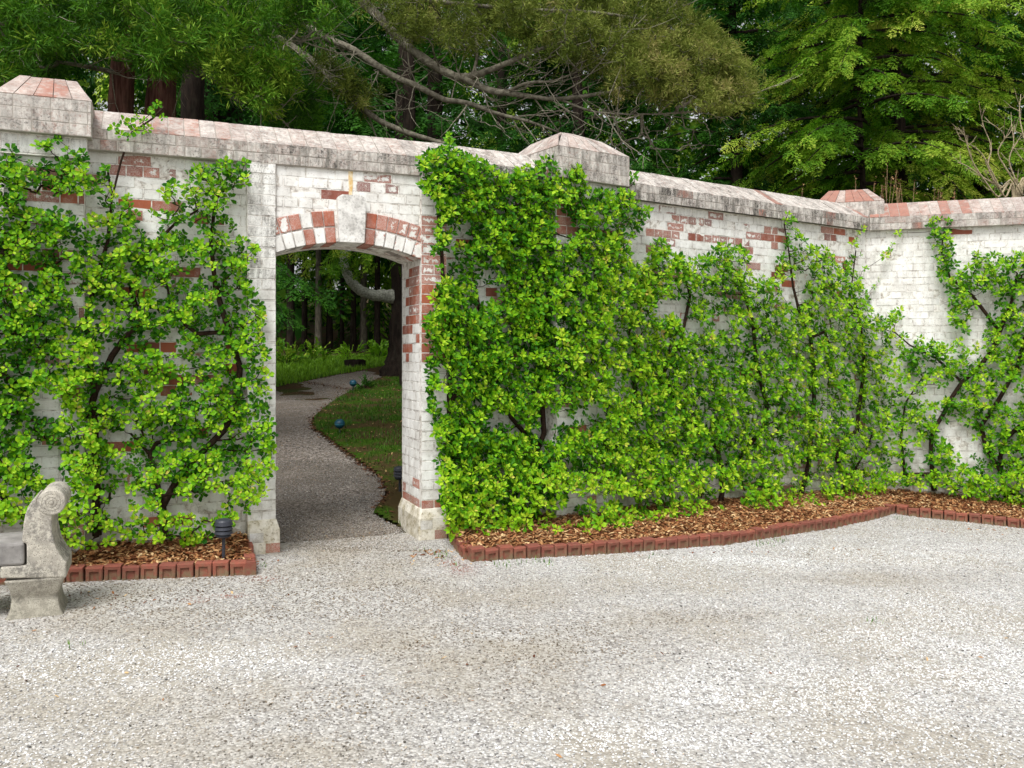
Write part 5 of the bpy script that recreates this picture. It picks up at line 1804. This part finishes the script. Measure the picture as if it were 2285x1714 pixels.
# ------------------------------------------------------------------ cedars with bare sweeping limbs
def pick(poly, n, ylo, yhi, rs, weights=None):
    out = []
    xs_ = [p[0] for p in poly]; ys_ = [p[1] for p in poly]
    while len(out) < n:
        x, y = rs.uniform(min(xs_), max(xs_)), rs.uniform(min(ys_), max(ys_))
        if in_poly(x, y, poly): out.append(at(x, y, rs.uniform(ylo, yhi)))
    return np.array(out)
def limb_pts(pts):
    out = []
    for a, b in zip(pts[:-1], pts[1:]):
        n = max(2, int(np.linalg.norm(b - a) / .08))
        for k in range(n): out.append(a + (b - a) * k / n)
    out.append(pts[-1]); return out

def cedar(label, trunks, limbs, fol, dead, mat, seed, bark_t, bark_l, bare_n=0, group='cedar trees with bare limbs'):
    """trunks: [(px, width px, Y)], limbs: list of [(px,py,Y,radius)], fol: [(poly, n, y0, y1, tuft size, tone)], dead: the same for leafless twigs"""
    rs = np.random.default_rng(seed)
    px, wd, Y = trunks[0]
    X = kx(px) * Y
    base = np.array([X, Y, float(far_z(X, Y)) - .05])
    root = thing('cedar_tree', label, 'tree', tuple(base), 0, group)
    for px, wd, Y in trunks:
        X = kx(px) * Y; zb = float(far_z(X, Y)) - .05
        r = wd / 2 / FOC * Y
        b = np.array([X, Y, zb]) - base
        pts = [b, b + (.02, 0, 1.5), b + (-.02, .03, 3.2), b + (.06, .05, 6), b + (0, 0, 9.5)]
        n = 20
        V, F, Q = path_tube(pts, [r * 1.25, r * 1.02, r * .95, r * .6, .04], n, .07, 6)
        link('trunk', mesh_arrays('trunk', V, F, None, M[bark_t], smooth=True), root)
    seeds = []
    for lb in limbs:
        P = [at(x, y, d) for x, y, d, r in lb]
        V, F, Q = path_tube(np.array(P) - base, [r for *_, r in lb], 8, .05, 6)
        link('limb', mesh_arrays('limb', V, F, None, M[bark_l], smooth=True), root)
        seeds.append(limb_pts(P))
    A_all, tag_, sz_, tn_ = [], [], [], []
    for poly, n, y0, y1, s_, t in fol:
        q = pick(poly, n, y0, y1, rs); A_all.append(q); tag_ += [1] * n; sz_ += [s_] * n; tn_ += [t] * n
    for poly, n, y0, y1 in dead:
        q = pick(poly, n, y0, y1, rs); A_all.append(q); tag_ += [0] * n; sz_ += [0] * n; tn_ += [0] * n
    P = np.vstack(A_all); tag_ = np.array(tag_); sz_ = np.array(sz_); tn_ = np.array(tn_)
    A, par, w, ns = grow(seeds, P, rs, .25, .012, 3)
    k = (par >= 0) & (np.arange(len(par)) >= ns)
    r = np.clip(.0032 * w ** .55, .0035, .035)
    V, F = seg_tubes(A[par[k]], A[k], np.minimum(r[par[k]], r[k] * 1.3), r[k], 5)
    stuff(link('branches', mesh_arrays('branches', V - base, F, None, M[bark_l], smooth=True), root))
    # long thin bare branchlets streaming off the limbs
    if bare_n:
        allp = [p for sl in seeds for p in sl]
        SA_, SB_, ra_, rb_ = [], [], [], []
        for k_ in range(bare_n):
            p = np.array(allp[rs.integers(0, len(allp))])
            px_ = CX + FOC * p[0] / p[1]
            d = np.array([rs.normal(.55, .45), rs.normal(-.1, .3), rs.normal(-.45, .45)]); d /= np.linalg.norm(d)
            Lb = rs.uniform(.35, 1.25); nb = 8; r0_ = rs.uniform(.004, .009)
            q0 = p
            for j_ in range(nb):
                d = d + rs.normal(0, .10, 3) + np.array([.02, 0, .05]); d /= np.linalg.norm(d)
                q1 = q0 + d * Lb / nb
                SA_.append(q0); SB_.append(q1); ra_.append(r0_ * (1 - j_ / nb) + .0018); rb_.append(r0_ * (1 - (j_ + 1) / nb) + .0018)
                if j_ > 1 and rs.random() < .6:
                    e_ = d + rs.normal(0, .55, 3); e_ /= np.linalg.norm(e_)
                    e1 = q1 + e_ * Lb * .14; e2 = e1 + (e_ + np.array([.1, 0, .15])) * Lb * .10
                    SA_ += [q1, e1]; SB_ += [e1, e2]; ra_ += [.0035, .0026]; rb_ += [.0026, .0016]
                q0 = q1
        V, F = seg_tubes(SA_, SB_, ra_, rb_, 4)
        stuff(link('twigs', mesh_arrays('twigs', V - base, F, None, M['bark_twig']), root))
    m = tag_ == 1
    q = P[m]
    nt = 5                                     # several tufts round each twig end
    pos = np.repeat(q, nt, 0) + rs.normal(0, .055, (len(q) * nt, 3))
    ax = rs.normal(0, .7, pos.shape) + np.array([.45, -.25, -.12])
    foliage('crown', mat, root, base, TUFTS, pos, ax, rs.normal(0, .4, pos.shape) + np.array([0, 0, 1]), np.repeat(sz_[m], nt) * rs.uniform(.6, 1.3, len(pos)),
            np.repeat(tn_[m], nt) + rs.normal(0, .1, len(pos)) + np.repeat(rs.normal(0, .15, len(q)), nt))
    return root

cedar('olive cedar with bare grey limbs sweeping above the gateway towards the middle pillar',
      [(425, 60, 11.2)],
      [[(425, -330, 11.2, .08), (560, -230, 11.15, .075), (650, -150, 11.1, .07), (740, -60, 10.8, .062), (849, 41, 10.4, .056), (890, 86, 10.2, .052), (953, 136, 10.0, .05), (1007, 167, 9.9, .047), (1043, 172, 9.8, .044), (1089, 158, 9.7, .036), (1134, 140, 9.6, .03), (1197, 113, 9.5, .022), (1300, 80, 9.4, .014)],
       [(1030, 172, 9.82, .04), (1084, 199, 9.7, .038), (1134, 208, 9.65, .033), (1190, 216, 9.6, .026), (1242, 221, 9.5, .024), (1333, 210, 9.4, .02), (1405, 194, 9.4, .015), (1520, 170, 9.3, .009)],
       [(1134, 203, 9.64, .02), (1179, 185, 9.5, .018), (1233, 181, 9.5, .013), (1290, 160, 9.4, .008)],
       [(425, -150, 11.2, .06), (540, -60, 11.15, .055), (640, 20, 11.1, .05), (714, 77, 10.6, .045), (790, 113, 10.3, .042), (872, 167, 10.1, .038), (926, 190, 10.0, .036), (989, 221, 9.9, .031), (1043, 230, 9.8, .028), (1107, 253, 9.7, .023), (1179, 271, 9.6, .016), (1260, 300, 9.6, .008)],
       [(425, -20, 11.2, .05), (560, 50, 11.15, .045), (690, 130, 11.1, .04), (781, 217, 10.5, .036), (836, 262, 10.3, .034), (890, 289, 10.1, .032), (944, 307, 9.9, .028), (1000, 322, 9.8, .02)],
       [(1052, 178, 9.8, .022), (1064, 130, 9.8, .018), (1062, 80, 9.8, .013), (1075, 30, 9.7, .008)],
       [(425, -80, 11.2, .05), (660, -40, 11, .04), (800, -30, 10.4, .034), (950, 0, 9.9, .028), (1150, 20, 9.6, .022), (1350, 30, 9.4, .016), (1500, 60, 9.3, .01)],
       [(1250, 222, 9.5, .014), (1330, 250, 9.4, .011), (1450, 255, 9.3, .008), (1560, 250, 9.3, .005)]],
      [([(1080, -60), (1500, -60), (1530, 20), (1590, 70), (1645, 120), (1690, 185), (1655, 240), (1560, 235), (1430, 215), (1330, 190), (1240, 130), (1130, 90)], 420, 8.9, 10.2, .155, .45),
       ([(760, -60), (1120, -60), (1130, 70), (1040, 110), (930, 90), (840, 40)], 130, 9.2, 10.6, .165, .42),
       ([(1380, 60), (1600, 90), (1680, 190), (1600, 240), (1400, 200)], 150, 8.8, 9.6, .15, .68),
       ([(700, 110), (860, 210), (800, 240), (690, 180)], 22, 9.8, 10.6, .18, .3)],
      [([(850, 60), (1280, 110), (1420, 210), (1300, 340), (1150, 320), (960, 300), (860, 190)], 150, 9.2, 10.4), ([(1230, 230), (1560, 230), (1600, 330), (1400, 350), (1260, 320)], 150, 9.0, 10.0), ([(720, 80), (900, 120), (900, 300), (760, 260)], 45, 9.8, 10.8)],
      'juniper', 31, 'bark_dark', 'bark_limb', 170)
cedar('green red-barked cedar with twin fibrous trunks left of the gateway',
      [(266, 62, 9.6), (356, 78, 9.9)],
      [[(300, -40, 9.6, .05), (200, -10, 9.2, .04), (100, 20, 8.8, .03), (20, 50, 8.5, .02), (-60, 60, 8.4, .01)],
       [(330, -60, 9.7, .05), (450, -10, 9.3, .042), (520, 40, 9.0, .032), (600, 60, 8.8, .022), (700, 50, 8.7, .012)],
       [(250, 160, 9.5, .028), (190, 148, 9.2, .024), (130, 138, 9.0, .016)],
       [(370, 20, 9.8, .035), (430, 80, 9.2, .026), (462, 118, 9.0, .02), (550, 107, 8.9, .014), (640, 90, 8.8, .008)],
       [(390, 120, 9.8, .03), (480, 180, 9.3, .022), (560, 200, 9.0, .014), (650, 290, 9.0, .006)]],
      [([(-40, -60), (740, -60), (760, 20), (700, 60), (600, 70), (500, 100), (400, 120), (340, 150), (240, 115), (150, 110), (60, 160), (-40, 190)], 330, 8.2, 10.0, .22, .45),
       ([(440, 90), (620, 120), (690, 160), (600, 240), (540, 200), (450, 170)], 70, 8.4, 9.2, .19, .72),
       ([(330, 100), (410, 110), (400, 165), (350, 150)], 14, 8.6, 9.2, .18, .6),
       ([(560, 200), (720, 190), (690, 300), (600, 290)], 36, 9.2, 10.4, .2, .25),
       ([(-40, 120), (160, 120), (120, 180), (-40, 200)], 40, 9.0, 10.2, .2, .25)],
      [([(420, 60), (760, 60), (780, 260), (600, 300), (460, 200)], 70, 8.8, 10.2), ([(0, 60), (200, 60), (220, 180), (20, 170)], 36, 8.8, 9.8)],
      'cedar', 32, 'bark_red', 'bark_limb', 45)

# ------------------------------------------------------------------ woodland seen through and over the gate
def plain_tree(px, py_base, wpx, label, h=9.0, bark='bark_grey', seed=0, crown=True, Yfix=None, group='slim woodland trunks beyond the gateway', lean=0.0):
    rs = np.random.default_rng(seed + 500)
    q = on_far(px, py_base) if Yfix is None else np.array([kx(px) * Yfix, Yfix, float(far_z(kx(px) * Yfix, Yfix))])
    Y = q[1]; r = wpx / 2 / FOC * Y
    root = thing('woodland_tree', label, 'tree', tuple(q), 0, group)
    V, F, Q = path_tube([(0, 0, -.15), (lean * .2, .03, h * .25), (lean * .6, .05, h * .6), (lean, 0, h)], [r * 1.35, r, r * .8, r * .25], 9, .06, 6)
    link('trunk', mesh_arrays('trunk', V, F, None, M[bark], smooth=True), root)
    if crown:
        n = 260
        d = rs.normal(0, 1, (n, 3)); d /= np.linalg.norm(d, axis=1, keepdims=True)
        pos = d * (rs.uniform(.2, 1, (n, 1)) ** .5) * np.array([2.3, 2.3, h * .33]) + np.array([0, 0, h * .72])
        foliage('crown', 'hemlock_dark', root, np.zeros(3), SPRAYS, pos, d + np.array([0, 0, -.5]), rs.normal(0, .4, (n, 3)) + np.array([0, 0, 1]), rs.uniform(.5, 1.0, n), rs.normal(.4, .12, n))
    return root
plain_tree(710, 792, 13, 'pale brown slim trunk standing in the wood left of the gateway middle', seed=1)
plain_tree(811, 783, 14, 'grey slim trunk rising behind the curved lichened limb', seed=2)
plain_tree(648, 796, 15, 'dark slim trunk nearest the left jamb of the gateway', 'bark_dark' and 10, 'bark_dark', 3)
plain_tree(679, 790, 11, 'dark slim trunk between the left jamb and the pale trunk', 10, 'bark_dark', 4)
plain_tree(736, 787, 10, 'dark slim trunk just right of the pale brown trunk', 10, 'bark_dark', 5)
plain_tree(788, 784, 11, 'dark slim trunk just left of the grey trunk', 10, 'bark_dark', 6)
plain_tree(842, 784, 12, 'dark slim trunk between the grey trunk and the big dark tree', 10, 'bark_dark', 7)
plain_tree(763, 781, 8, 'thinnest dark trunk in the middle of the gateway view', 11, 'bark_dark', 8)
plain_tree(912, 0, 34, 'thick black trunk with sky beside it above the gateway coping', 11, 'bark_dark', 9, False, 17.5, 'dark trunks behind the cedar')
plain_tree(970, 0, 40, 'thick black trunk above the coping, right of the sky gap', 11, 'bark_dark', 10, False, 18.5, 'dark trunks behind the cedar')
plain_tree(1120, 0, 26, 'black trunk behind the sweeping cedar limbs, left of the middle pillar', 11, 'bark_dark', 11, False, 20, 'dark trunks behind the cedar')
plain_tree(2190, 0, 30, 'dark trunk hidden among boughs behind the bare shrub', 10, 'bark_dark', 12, True, 15.5, 'dark trunks behind the cedar')
plain_tree(470, 0, 40, 'dark trunk in shade above the coping left of the gateway arch', 11, 'bark_dark', 13, True, 15.5, 'dark trunks behind the cedar')

def big_tree():
    rs = np.random.default_rng(77)
    q = on_far(897, 838)
    Y = q[1]
    root = thing('old_tree', 'big dark tree with a curved lichened limb, right side of the gateway view', 'tree', tuple(q), 0)
    r = 50 / 2 / FOC * Y
    c = at(893, 838, Y) - q
    V, F, Q = path_tube([(0, 0, -.2), (-.02, 0, .12), (.0, 0, .5), (.01, 0, 1.4), (0, 0, 4), (.05, 0, 8.5)], [r * 2.2, r * 1.75, r * 1.2, r * 1.05, r * .9, .05], 16, .08, 6)
    link('trunk', mesh_arrays('trunk', V, F, None, M['bark_dark'], smooth=True), root)
    P = [at(905, 664, Y + .0), at(862, 661, Y - .1), at(830, 658, Y - .25), at(800, 645, Y - .4), at(780, 622, Y - .5), at(770, 595, Y - .6), at(768, 560, Y - .7), at(775, 500, Y - .7), at(800, 420, Y - .6)]
    V, F, Q = path_tube(np.array(P) - q, np.array([19, 14, 12, 11, 10.5, 9.5, 8.5, 7, 5]) / FOC * Y, 12, .07, 6)
    link('limb', mesh_arrays('limb', V, F, None, M['bark_lichen'], smooth=True), root)
    n = 420
    d = rs.normal(0, 1, (n, 3)); d /= np.linalg.norm(d, axis=1, keepdims=True)
    pos = d * (rs.uniform(.2, 1, (n, 1)) ** .5) * np.array([3.0, 2.6, 2.2]) + np.array([0, .3, 5.4])
    foliage('crown', 'hemlock_dark', root, np.zeros(3), SPRAYS, pos, d + np.array([0, 0, -.5]), rs.normal(0, .4, (n, 3)) + np.array([0, 0, 1]), rs.uniform(.45, .8, n), rs.normal(.45, .12, n))
    # drooping sprays below the crown, in front of the sky
    pp = np.array([at(rs.uniform(600, 900), rs.uniform(535, 600), Y + rs.uniform(-1.2, 1.5)) for _ in range(30)] + [at(rs.uniform(735, 830), rs.uniform(535, 600), Y + rs.uniform(-1.6, -1.0)) for _ in range(30)]) - q
    foliage('low_sprays', 'hemlock', root, np.zeros(3), SPRAYS, pp, rs.normal(0, .6, (60, 3)) + np.array([-.4, 0, -.5]), rs.normal(0, .4, (60, 3)) + np.array([0, 0, 1]), rs.uniform(.3, .5, 60), rs.normal(.4, .15, 60))
big_tree()

def understorey(label, px, Y, tiers, seed, size, mat='maple', tone=.5):
    rs = np.random.default_rng(seed)
    X = kx(px) * Y; zb = float(far_z(X, Y))
    base = np.array([X, Y, zb])
    root = thing('young_tree', label, 'tree', tuple(base), 0)
    zt = max(EYE + kz(t[1]) * Y for t in tiers) - zb
    V, F, Q = path_tube([(0, 0, -.05), (.05, 0, zt * .5), (0, .02, zt * 1.05)], [.04, .03, .012], 8, .05, 5)
    link('trunk', mesh_arrays('trunk', V, F, None, M['bark_dark'], smooth=True), root)
    pos, A, B = [], [], []
    for cx_, cy_, rx, ry, n in tiers:
        c = at(cx_, cy_, Y) - base
        A.append(np.array([0, 0, c[2] - .08])); B.append(c)
        for k in range(n):
            x, y = cx_ + rs.normal(0, rx * .55), cy_ + rs.normal(0, ry * .5)
            pos.append(at(x, y, Y + rs.normal(0, .35)) - base)
    V, F = seg_tubes(A, B, [.014] * len(A), [.006] * len(A), 5)
    stuff(link('branches', mesh_arrays('branches', V, F, None, M['bark_dark']), root))
    pos = np.array(pos); n = len(pos)
    foliage('crown', mat, root, np.zeros(3), TWIGL, pos, rs.normal(0, .6, (n, 3)) * np.array([1, 1, .3]) + np.array([-.2, -.2, -.12]), rs.normal(0, .3, (n, 3)) + np.array([0, -.25, 1]), rs.uniform(.22, .42, n) * size, rs.normal(tone, .16, n))
understorey('young tree with layered lime-green leaves lit in the gateway view', 728, 27.0, [(716, 612, 30, 7, 44), (740, 620, 24, 6, 26), (728, 646, 40, 7, 50), (750, 664, 34, 7, 50), (738, 678, 26, 5, 24), (700, 640, 22, 6, 18), (835, 615, 28, 20, 46), (720, 575, 24, 12, 16)], 5, 1.3)
understorey('dark green young conifer at the left of the gateway view', 640, 26.0, [(640, 590, 26, 30, 40), (630, 650, 22, 20, 36), (650, 690, 20, 14, 24), (622, 700, 14, 14, 16)], 6, 1.3, 'hemlock_dark', .75)

# low plants
def low_plant(px, py, h, n, label, mat='hemlock', size=.3, tone=.5, seed=0, name='low_shrub'):
    rs = np.random.default_rng(seed)
    q = on_far(px, py)
    root = thing(name, label, 'plant', tuple(q), 0, 'low plants along the path beyond the gateway')
    d = rs.normal(0, 1, (n, 3)); d[:, 2] = np.abs(d[:, 2]); d /= np.linalg.norm(d, axis=1, keepdims=True)
    pos = d * rs.uniform(.3, 1, (n, 1)) * np.array([h * .9, h * .9, h])
    V, F = seg_tubes(np.zeros((min(n, 30), 3)), pos[:30], [.006] * min(n, 30), [.003] * min(n, 30), 4)
    stuff(link('stems', mesh_arrays('stems', V, F, None, M['bark_dark']), root))
    foliage('foliage', mat, root, np.zeros(3), TWIGL, pos, d + rs.normal(0, .3, (n, 3)), rs.normal(0, .4, (n, 3)) + np.array([0, 0, 1]), rs.uniform(.6, 1.2, n) * size, rs.normal(tone, .12, n))
low_plant(815, 868, .22, 40, 'ferny dark plant beside the globe light at the path bend', 'hemlock_dark', .16, .7, 1)
low_plant(640, 815, .5, 60, 'rounded green bush on the grass strip near the left jamb', 'hemlock', .3, .55, 2)
low_plant(700, 806, .4, 50, 'low green bush below the pale trunk', 'hemlock', .3, .5, 3)
low_plant(845, 803, .32, 60, 'bright green bush behind the grass beside the big dark tree', 'maple', .32, .35, 4)
low_plant(780, 803, .4, 46, 'yellowish low plant in the grass strip below the grey trunk', 'maple', .28, .5, 5)
# dark hollow stump in the grass
def stump():
    q = on_far(792, 822)
    root = thing('tree_stump', 'dark hollow tree stump in the grass by the path bend', 'stump', tuple(q))
    mb = MB(); mb.lathe([(.30, -.05), (.26, .06), (.25, .2), (.21, .21), (.17, .08), (0, .06)], 16)
    V, F4_, F3_ = mb.arrays(); V = V + NR.normal(0, .012, V.shape)
    link('bark_ring', mesh_arrays('bark_ring', V, F4_, F3_, M['bark_dark']), root)
stump()

def limb2(P):
    out = []
    for a, b in zip(P[:-1], P[1:]):
        for k in range(5): out.append((a[0] + (b[0] - a[0]) * k / 5, a[1] + (b[1] - a[1]) * k / 5))
    return out + [P[-1]]
# bare pale shrub and dry stems above the right wall
def bare_shrub(px, py, Y, label, tips, seed, mat, r0, name, group=None, jit=.012, stems=()):
    rs = np.random.default_rng(seed)
    b = at(px, py, Y)
    zb = float(far_z(b[0], b[1]))
    base = np.array([b[0], b[1], zb])
    root = thing(name, label, 'shrub', tuple(base), 0, group)
    T = np.array([at(x, y, Y + rs.normal(0, .25)) for x, y in tips])
    seed0 = [base + (np.array([0, 0, 1]) * k * (b[2] - zb) / 5) for k in range(6)]
    A, par, w, ns = grow([seed0] + [[at(x, y, Y + dy) for x, y in st] for dy, st in stems], T, rs, .9, jit, 3)
    k = par >= 0
    r = np.clip(r0 * w ** .5, r0 * .9, .05)
    V, F = seg_tubes(A[par[k]], A[k], np.minimum(r[par[k]], r[k] * 1.5), r[k], 6)
    link('branches', mesh_arrays('branches', V - base, F, None, M[mat], smooth=True), root)
    return root
rs = np.random.default_rng(8)
def pale_shrub():
    Y = 10.4
    b = at(2262, 455, Y); zb = float(far_z(b[0], b[1])); base = np.array([b[0], b[1], zb])
    root = thing('bare_shrub', 'bare pale-branched shrub behind the wall at the right edge', 'shrub', tuple(base))
    main = [[(2262, 450), (2227, 440), (2196, 401), (2171, 362), (2157, 319), (2149, 284)], [(2264, 452), (2242, 440), (2213, 383), (2185, 337), (2139, 309)],
            [(2270, 450), (2281, 436), (2249, 383), (2227, 341), (2242, 305), (2220, 280)], [(2272, 452), (2300, 400), (2290, 330), (2275, 260), (2278, 210)],
            [(2275, 452), (2320, 380), (2335, 300), (2330, 230)], [(2266, 450), (2230, 420), (2205, 372), (2212, 330), (2196, 285), (2190, 262)],
            [(2268, 450), (2268, 410), (2252, 360), (2262, 320), (2256, 280)], [(2270, 450), (2250, 425), (2200, 400), (2160, 372), (2136, 362)],
            [(2272, 450), (2296, 410), (2310, 350), (2300, 300), (2306, 262)], [(2274, 452), (2345, 400), (2370, 330), (2360, 260)]]
    for st in main:
        y0 = Y + rs.normal(0, .2)
        P = [np.array([0, 0, 0.0])] + [at(x, y, Y + (y0 - Y) * k / len(st)) - base for k, (x, y) in enumerate(st)]
        n = len(P)
        V, F, Q = path_tube(P, np.linspace(.016, .0035, n), 6, .05, 5)
        Vs, Fs, n0 = [V], [np.array(F)], len(V)
        A, B, ra, rb = [], [], [], []
        for k in range(len(Q) // 3, len(Q) - 1):
            if rs.random() < .5:
                d = Q[k + 1] - Q[k]; d = d / np.linalg.norm(d) + rs.normal(0, .55, 3); d /= np.linalg.norm(d)
                L = rs.uniform(.07, .26); m = Q[k] + d * L * .5; e = m + (d + np.array([0, 0, .35])) * L * .5
                A += [Q[k], m]; B += [m, e]; ra += [.005, .0036]; rb += [.0036, .002]
                if rs.random() < .5:
                    d2 = d + rs.normal(0, .6, 3); A.append(m); B.append(m + d2 * L * .4); ra.append(.003); rb.append(.0016)
        if A:
            V2, F2_ = seg_tubes(A, B, ra, rb, 5); Vs.append(V2); Fs.append(F2_ + n0)
        link('branch', mesh_arrays('branch', np.vstack(Vs), np.vstack(Fs), None, M['twig_pale'], smooth=True), root)
pale_shrub()
for i, (px, n, h0) in enumerate([(1965, 5, 385), (1998, 8, 358), (2035, 6, 385), (2090, 6, 420), (1905, 4, 410), (2130, 4, 428), (1770, 4, 418)]):
    lab = ['clump of tall dry stems behind the wall right of the corner pillar', 'tallest clump of dry seed stems above the orange ridge', 'clump of dry stems right of the tallest one', 'short dry stems above the ridge left of the bare shrub',
               'low dry stems just behind the corner pillar cap', 'few short dry stems beside the bare shrub', 'few dry stems left of the corner pillar cap'][i]
    b = at(px, 470, 10.5); zb = float(far_z(b[0], b[1])); base = np.array([b[0], b[1], zb])
    root = thing('dry_plant', lab, 'dry plant', tuple(base), 0, 'dry stems behind the wall')
    for k in range(n):
        tx, ty = px + rs.normal(0, 20), rs.uniform(h0, h0 + 75)
        p0 = np.array([rs.uniform(-.07, .07), rs.uniform(-.07, .07), 0]); p2 = at(tx, ty, 10.6 + rs.uniform(-.1, .1)) - base
        p1 = p0 * .4 + p2 * .6 + rs.normal(0, .05, 3)
        V, F, Q = path_tube([p0, p1, p2], [.006, .005, .003], 5, .1, 6)
        so = link('dry_stem', mesh_arrays('dry_stem', V, F, None, M['twig_brown'], smooth=True), root)
        nh = 10
        hp = p2 + rs.normal(0, 1, (nh, 3)) * np.array([.012, .012, .06]) - np.array([0, 0, .04])
        V, F, tn = scatter(chip_template(0), rand_rot(nh, .8), hp, rs.uniform(.3, .9, nh), rs.uniform(.012, .022, nh))
        stuff(link('seed_head', mesh_arrays('seed_head', V, None, F, M['litter'], {'tone': tn}), so))

# ------------------------------------------------------------------ far wood behind everything (one mass)
def far_wood():
    rs = np.random.default_rng(99)
    gaps = [(778, 30, 26, 14), (930, 160, 22, 40), (1015, 185, 14, 14), (1710, 285, 34, 22), (1560, 250, 20, 12), (1250, 255, 20, 12), (700, 60, 12, 10), (1640, 330, 14, 12)]
    n = 15000
    X = rs.uniform(-36, 42, n); Y = rs.uniform(24, 46, n); Z = rs.uniform(0, 1, n) ** .8 * 19
    Z = Z + far_z(X, Y) * .8
    px = CX + FOC * X / Y; py = HY - FOC * (Z - EYE) / Y
    keep = np.ones(n, bool)
    for cx_, cy_, rx, ry in gaps:
        keep &= ((px - cx_) / (rx + 14)) ** 2 + ((py - cy_) / (ry + 14)) ** 2 > 1
    keep &= ~((py > 700) & (py < 800) & (rs.random(n) < .3))
    X, Y, Z = X[keep], Y[keep], Z[keep]; n = len(X)
    pos = np.stack([X, Y, Z], 1)
    lime = np.array([mnoise.noise((x * .22, y * .2, z * .3)) for x, y, z in pos])
    tone = np.where(lime > .18, .8, .3) + rs.normal(0, .1, n)
    ax = rs.normal(0, .7, (n, 3)) + np.array([0, -.2, -.35])
    foliage('woodland', 'wood_far', None, np.zeros(3), SPRAYS + TWIGL, pos, ax, rs.normal(0, .5, (n, 3)) + np.array([0, 0, 1]), rs.uniform(.9, 1.9, n), tone)
    o = bpy.data.objects['woodland']
    stuff(o, 'mixed wood far behind the wall, dark with lime green patches', 'woodland')
far_wood()
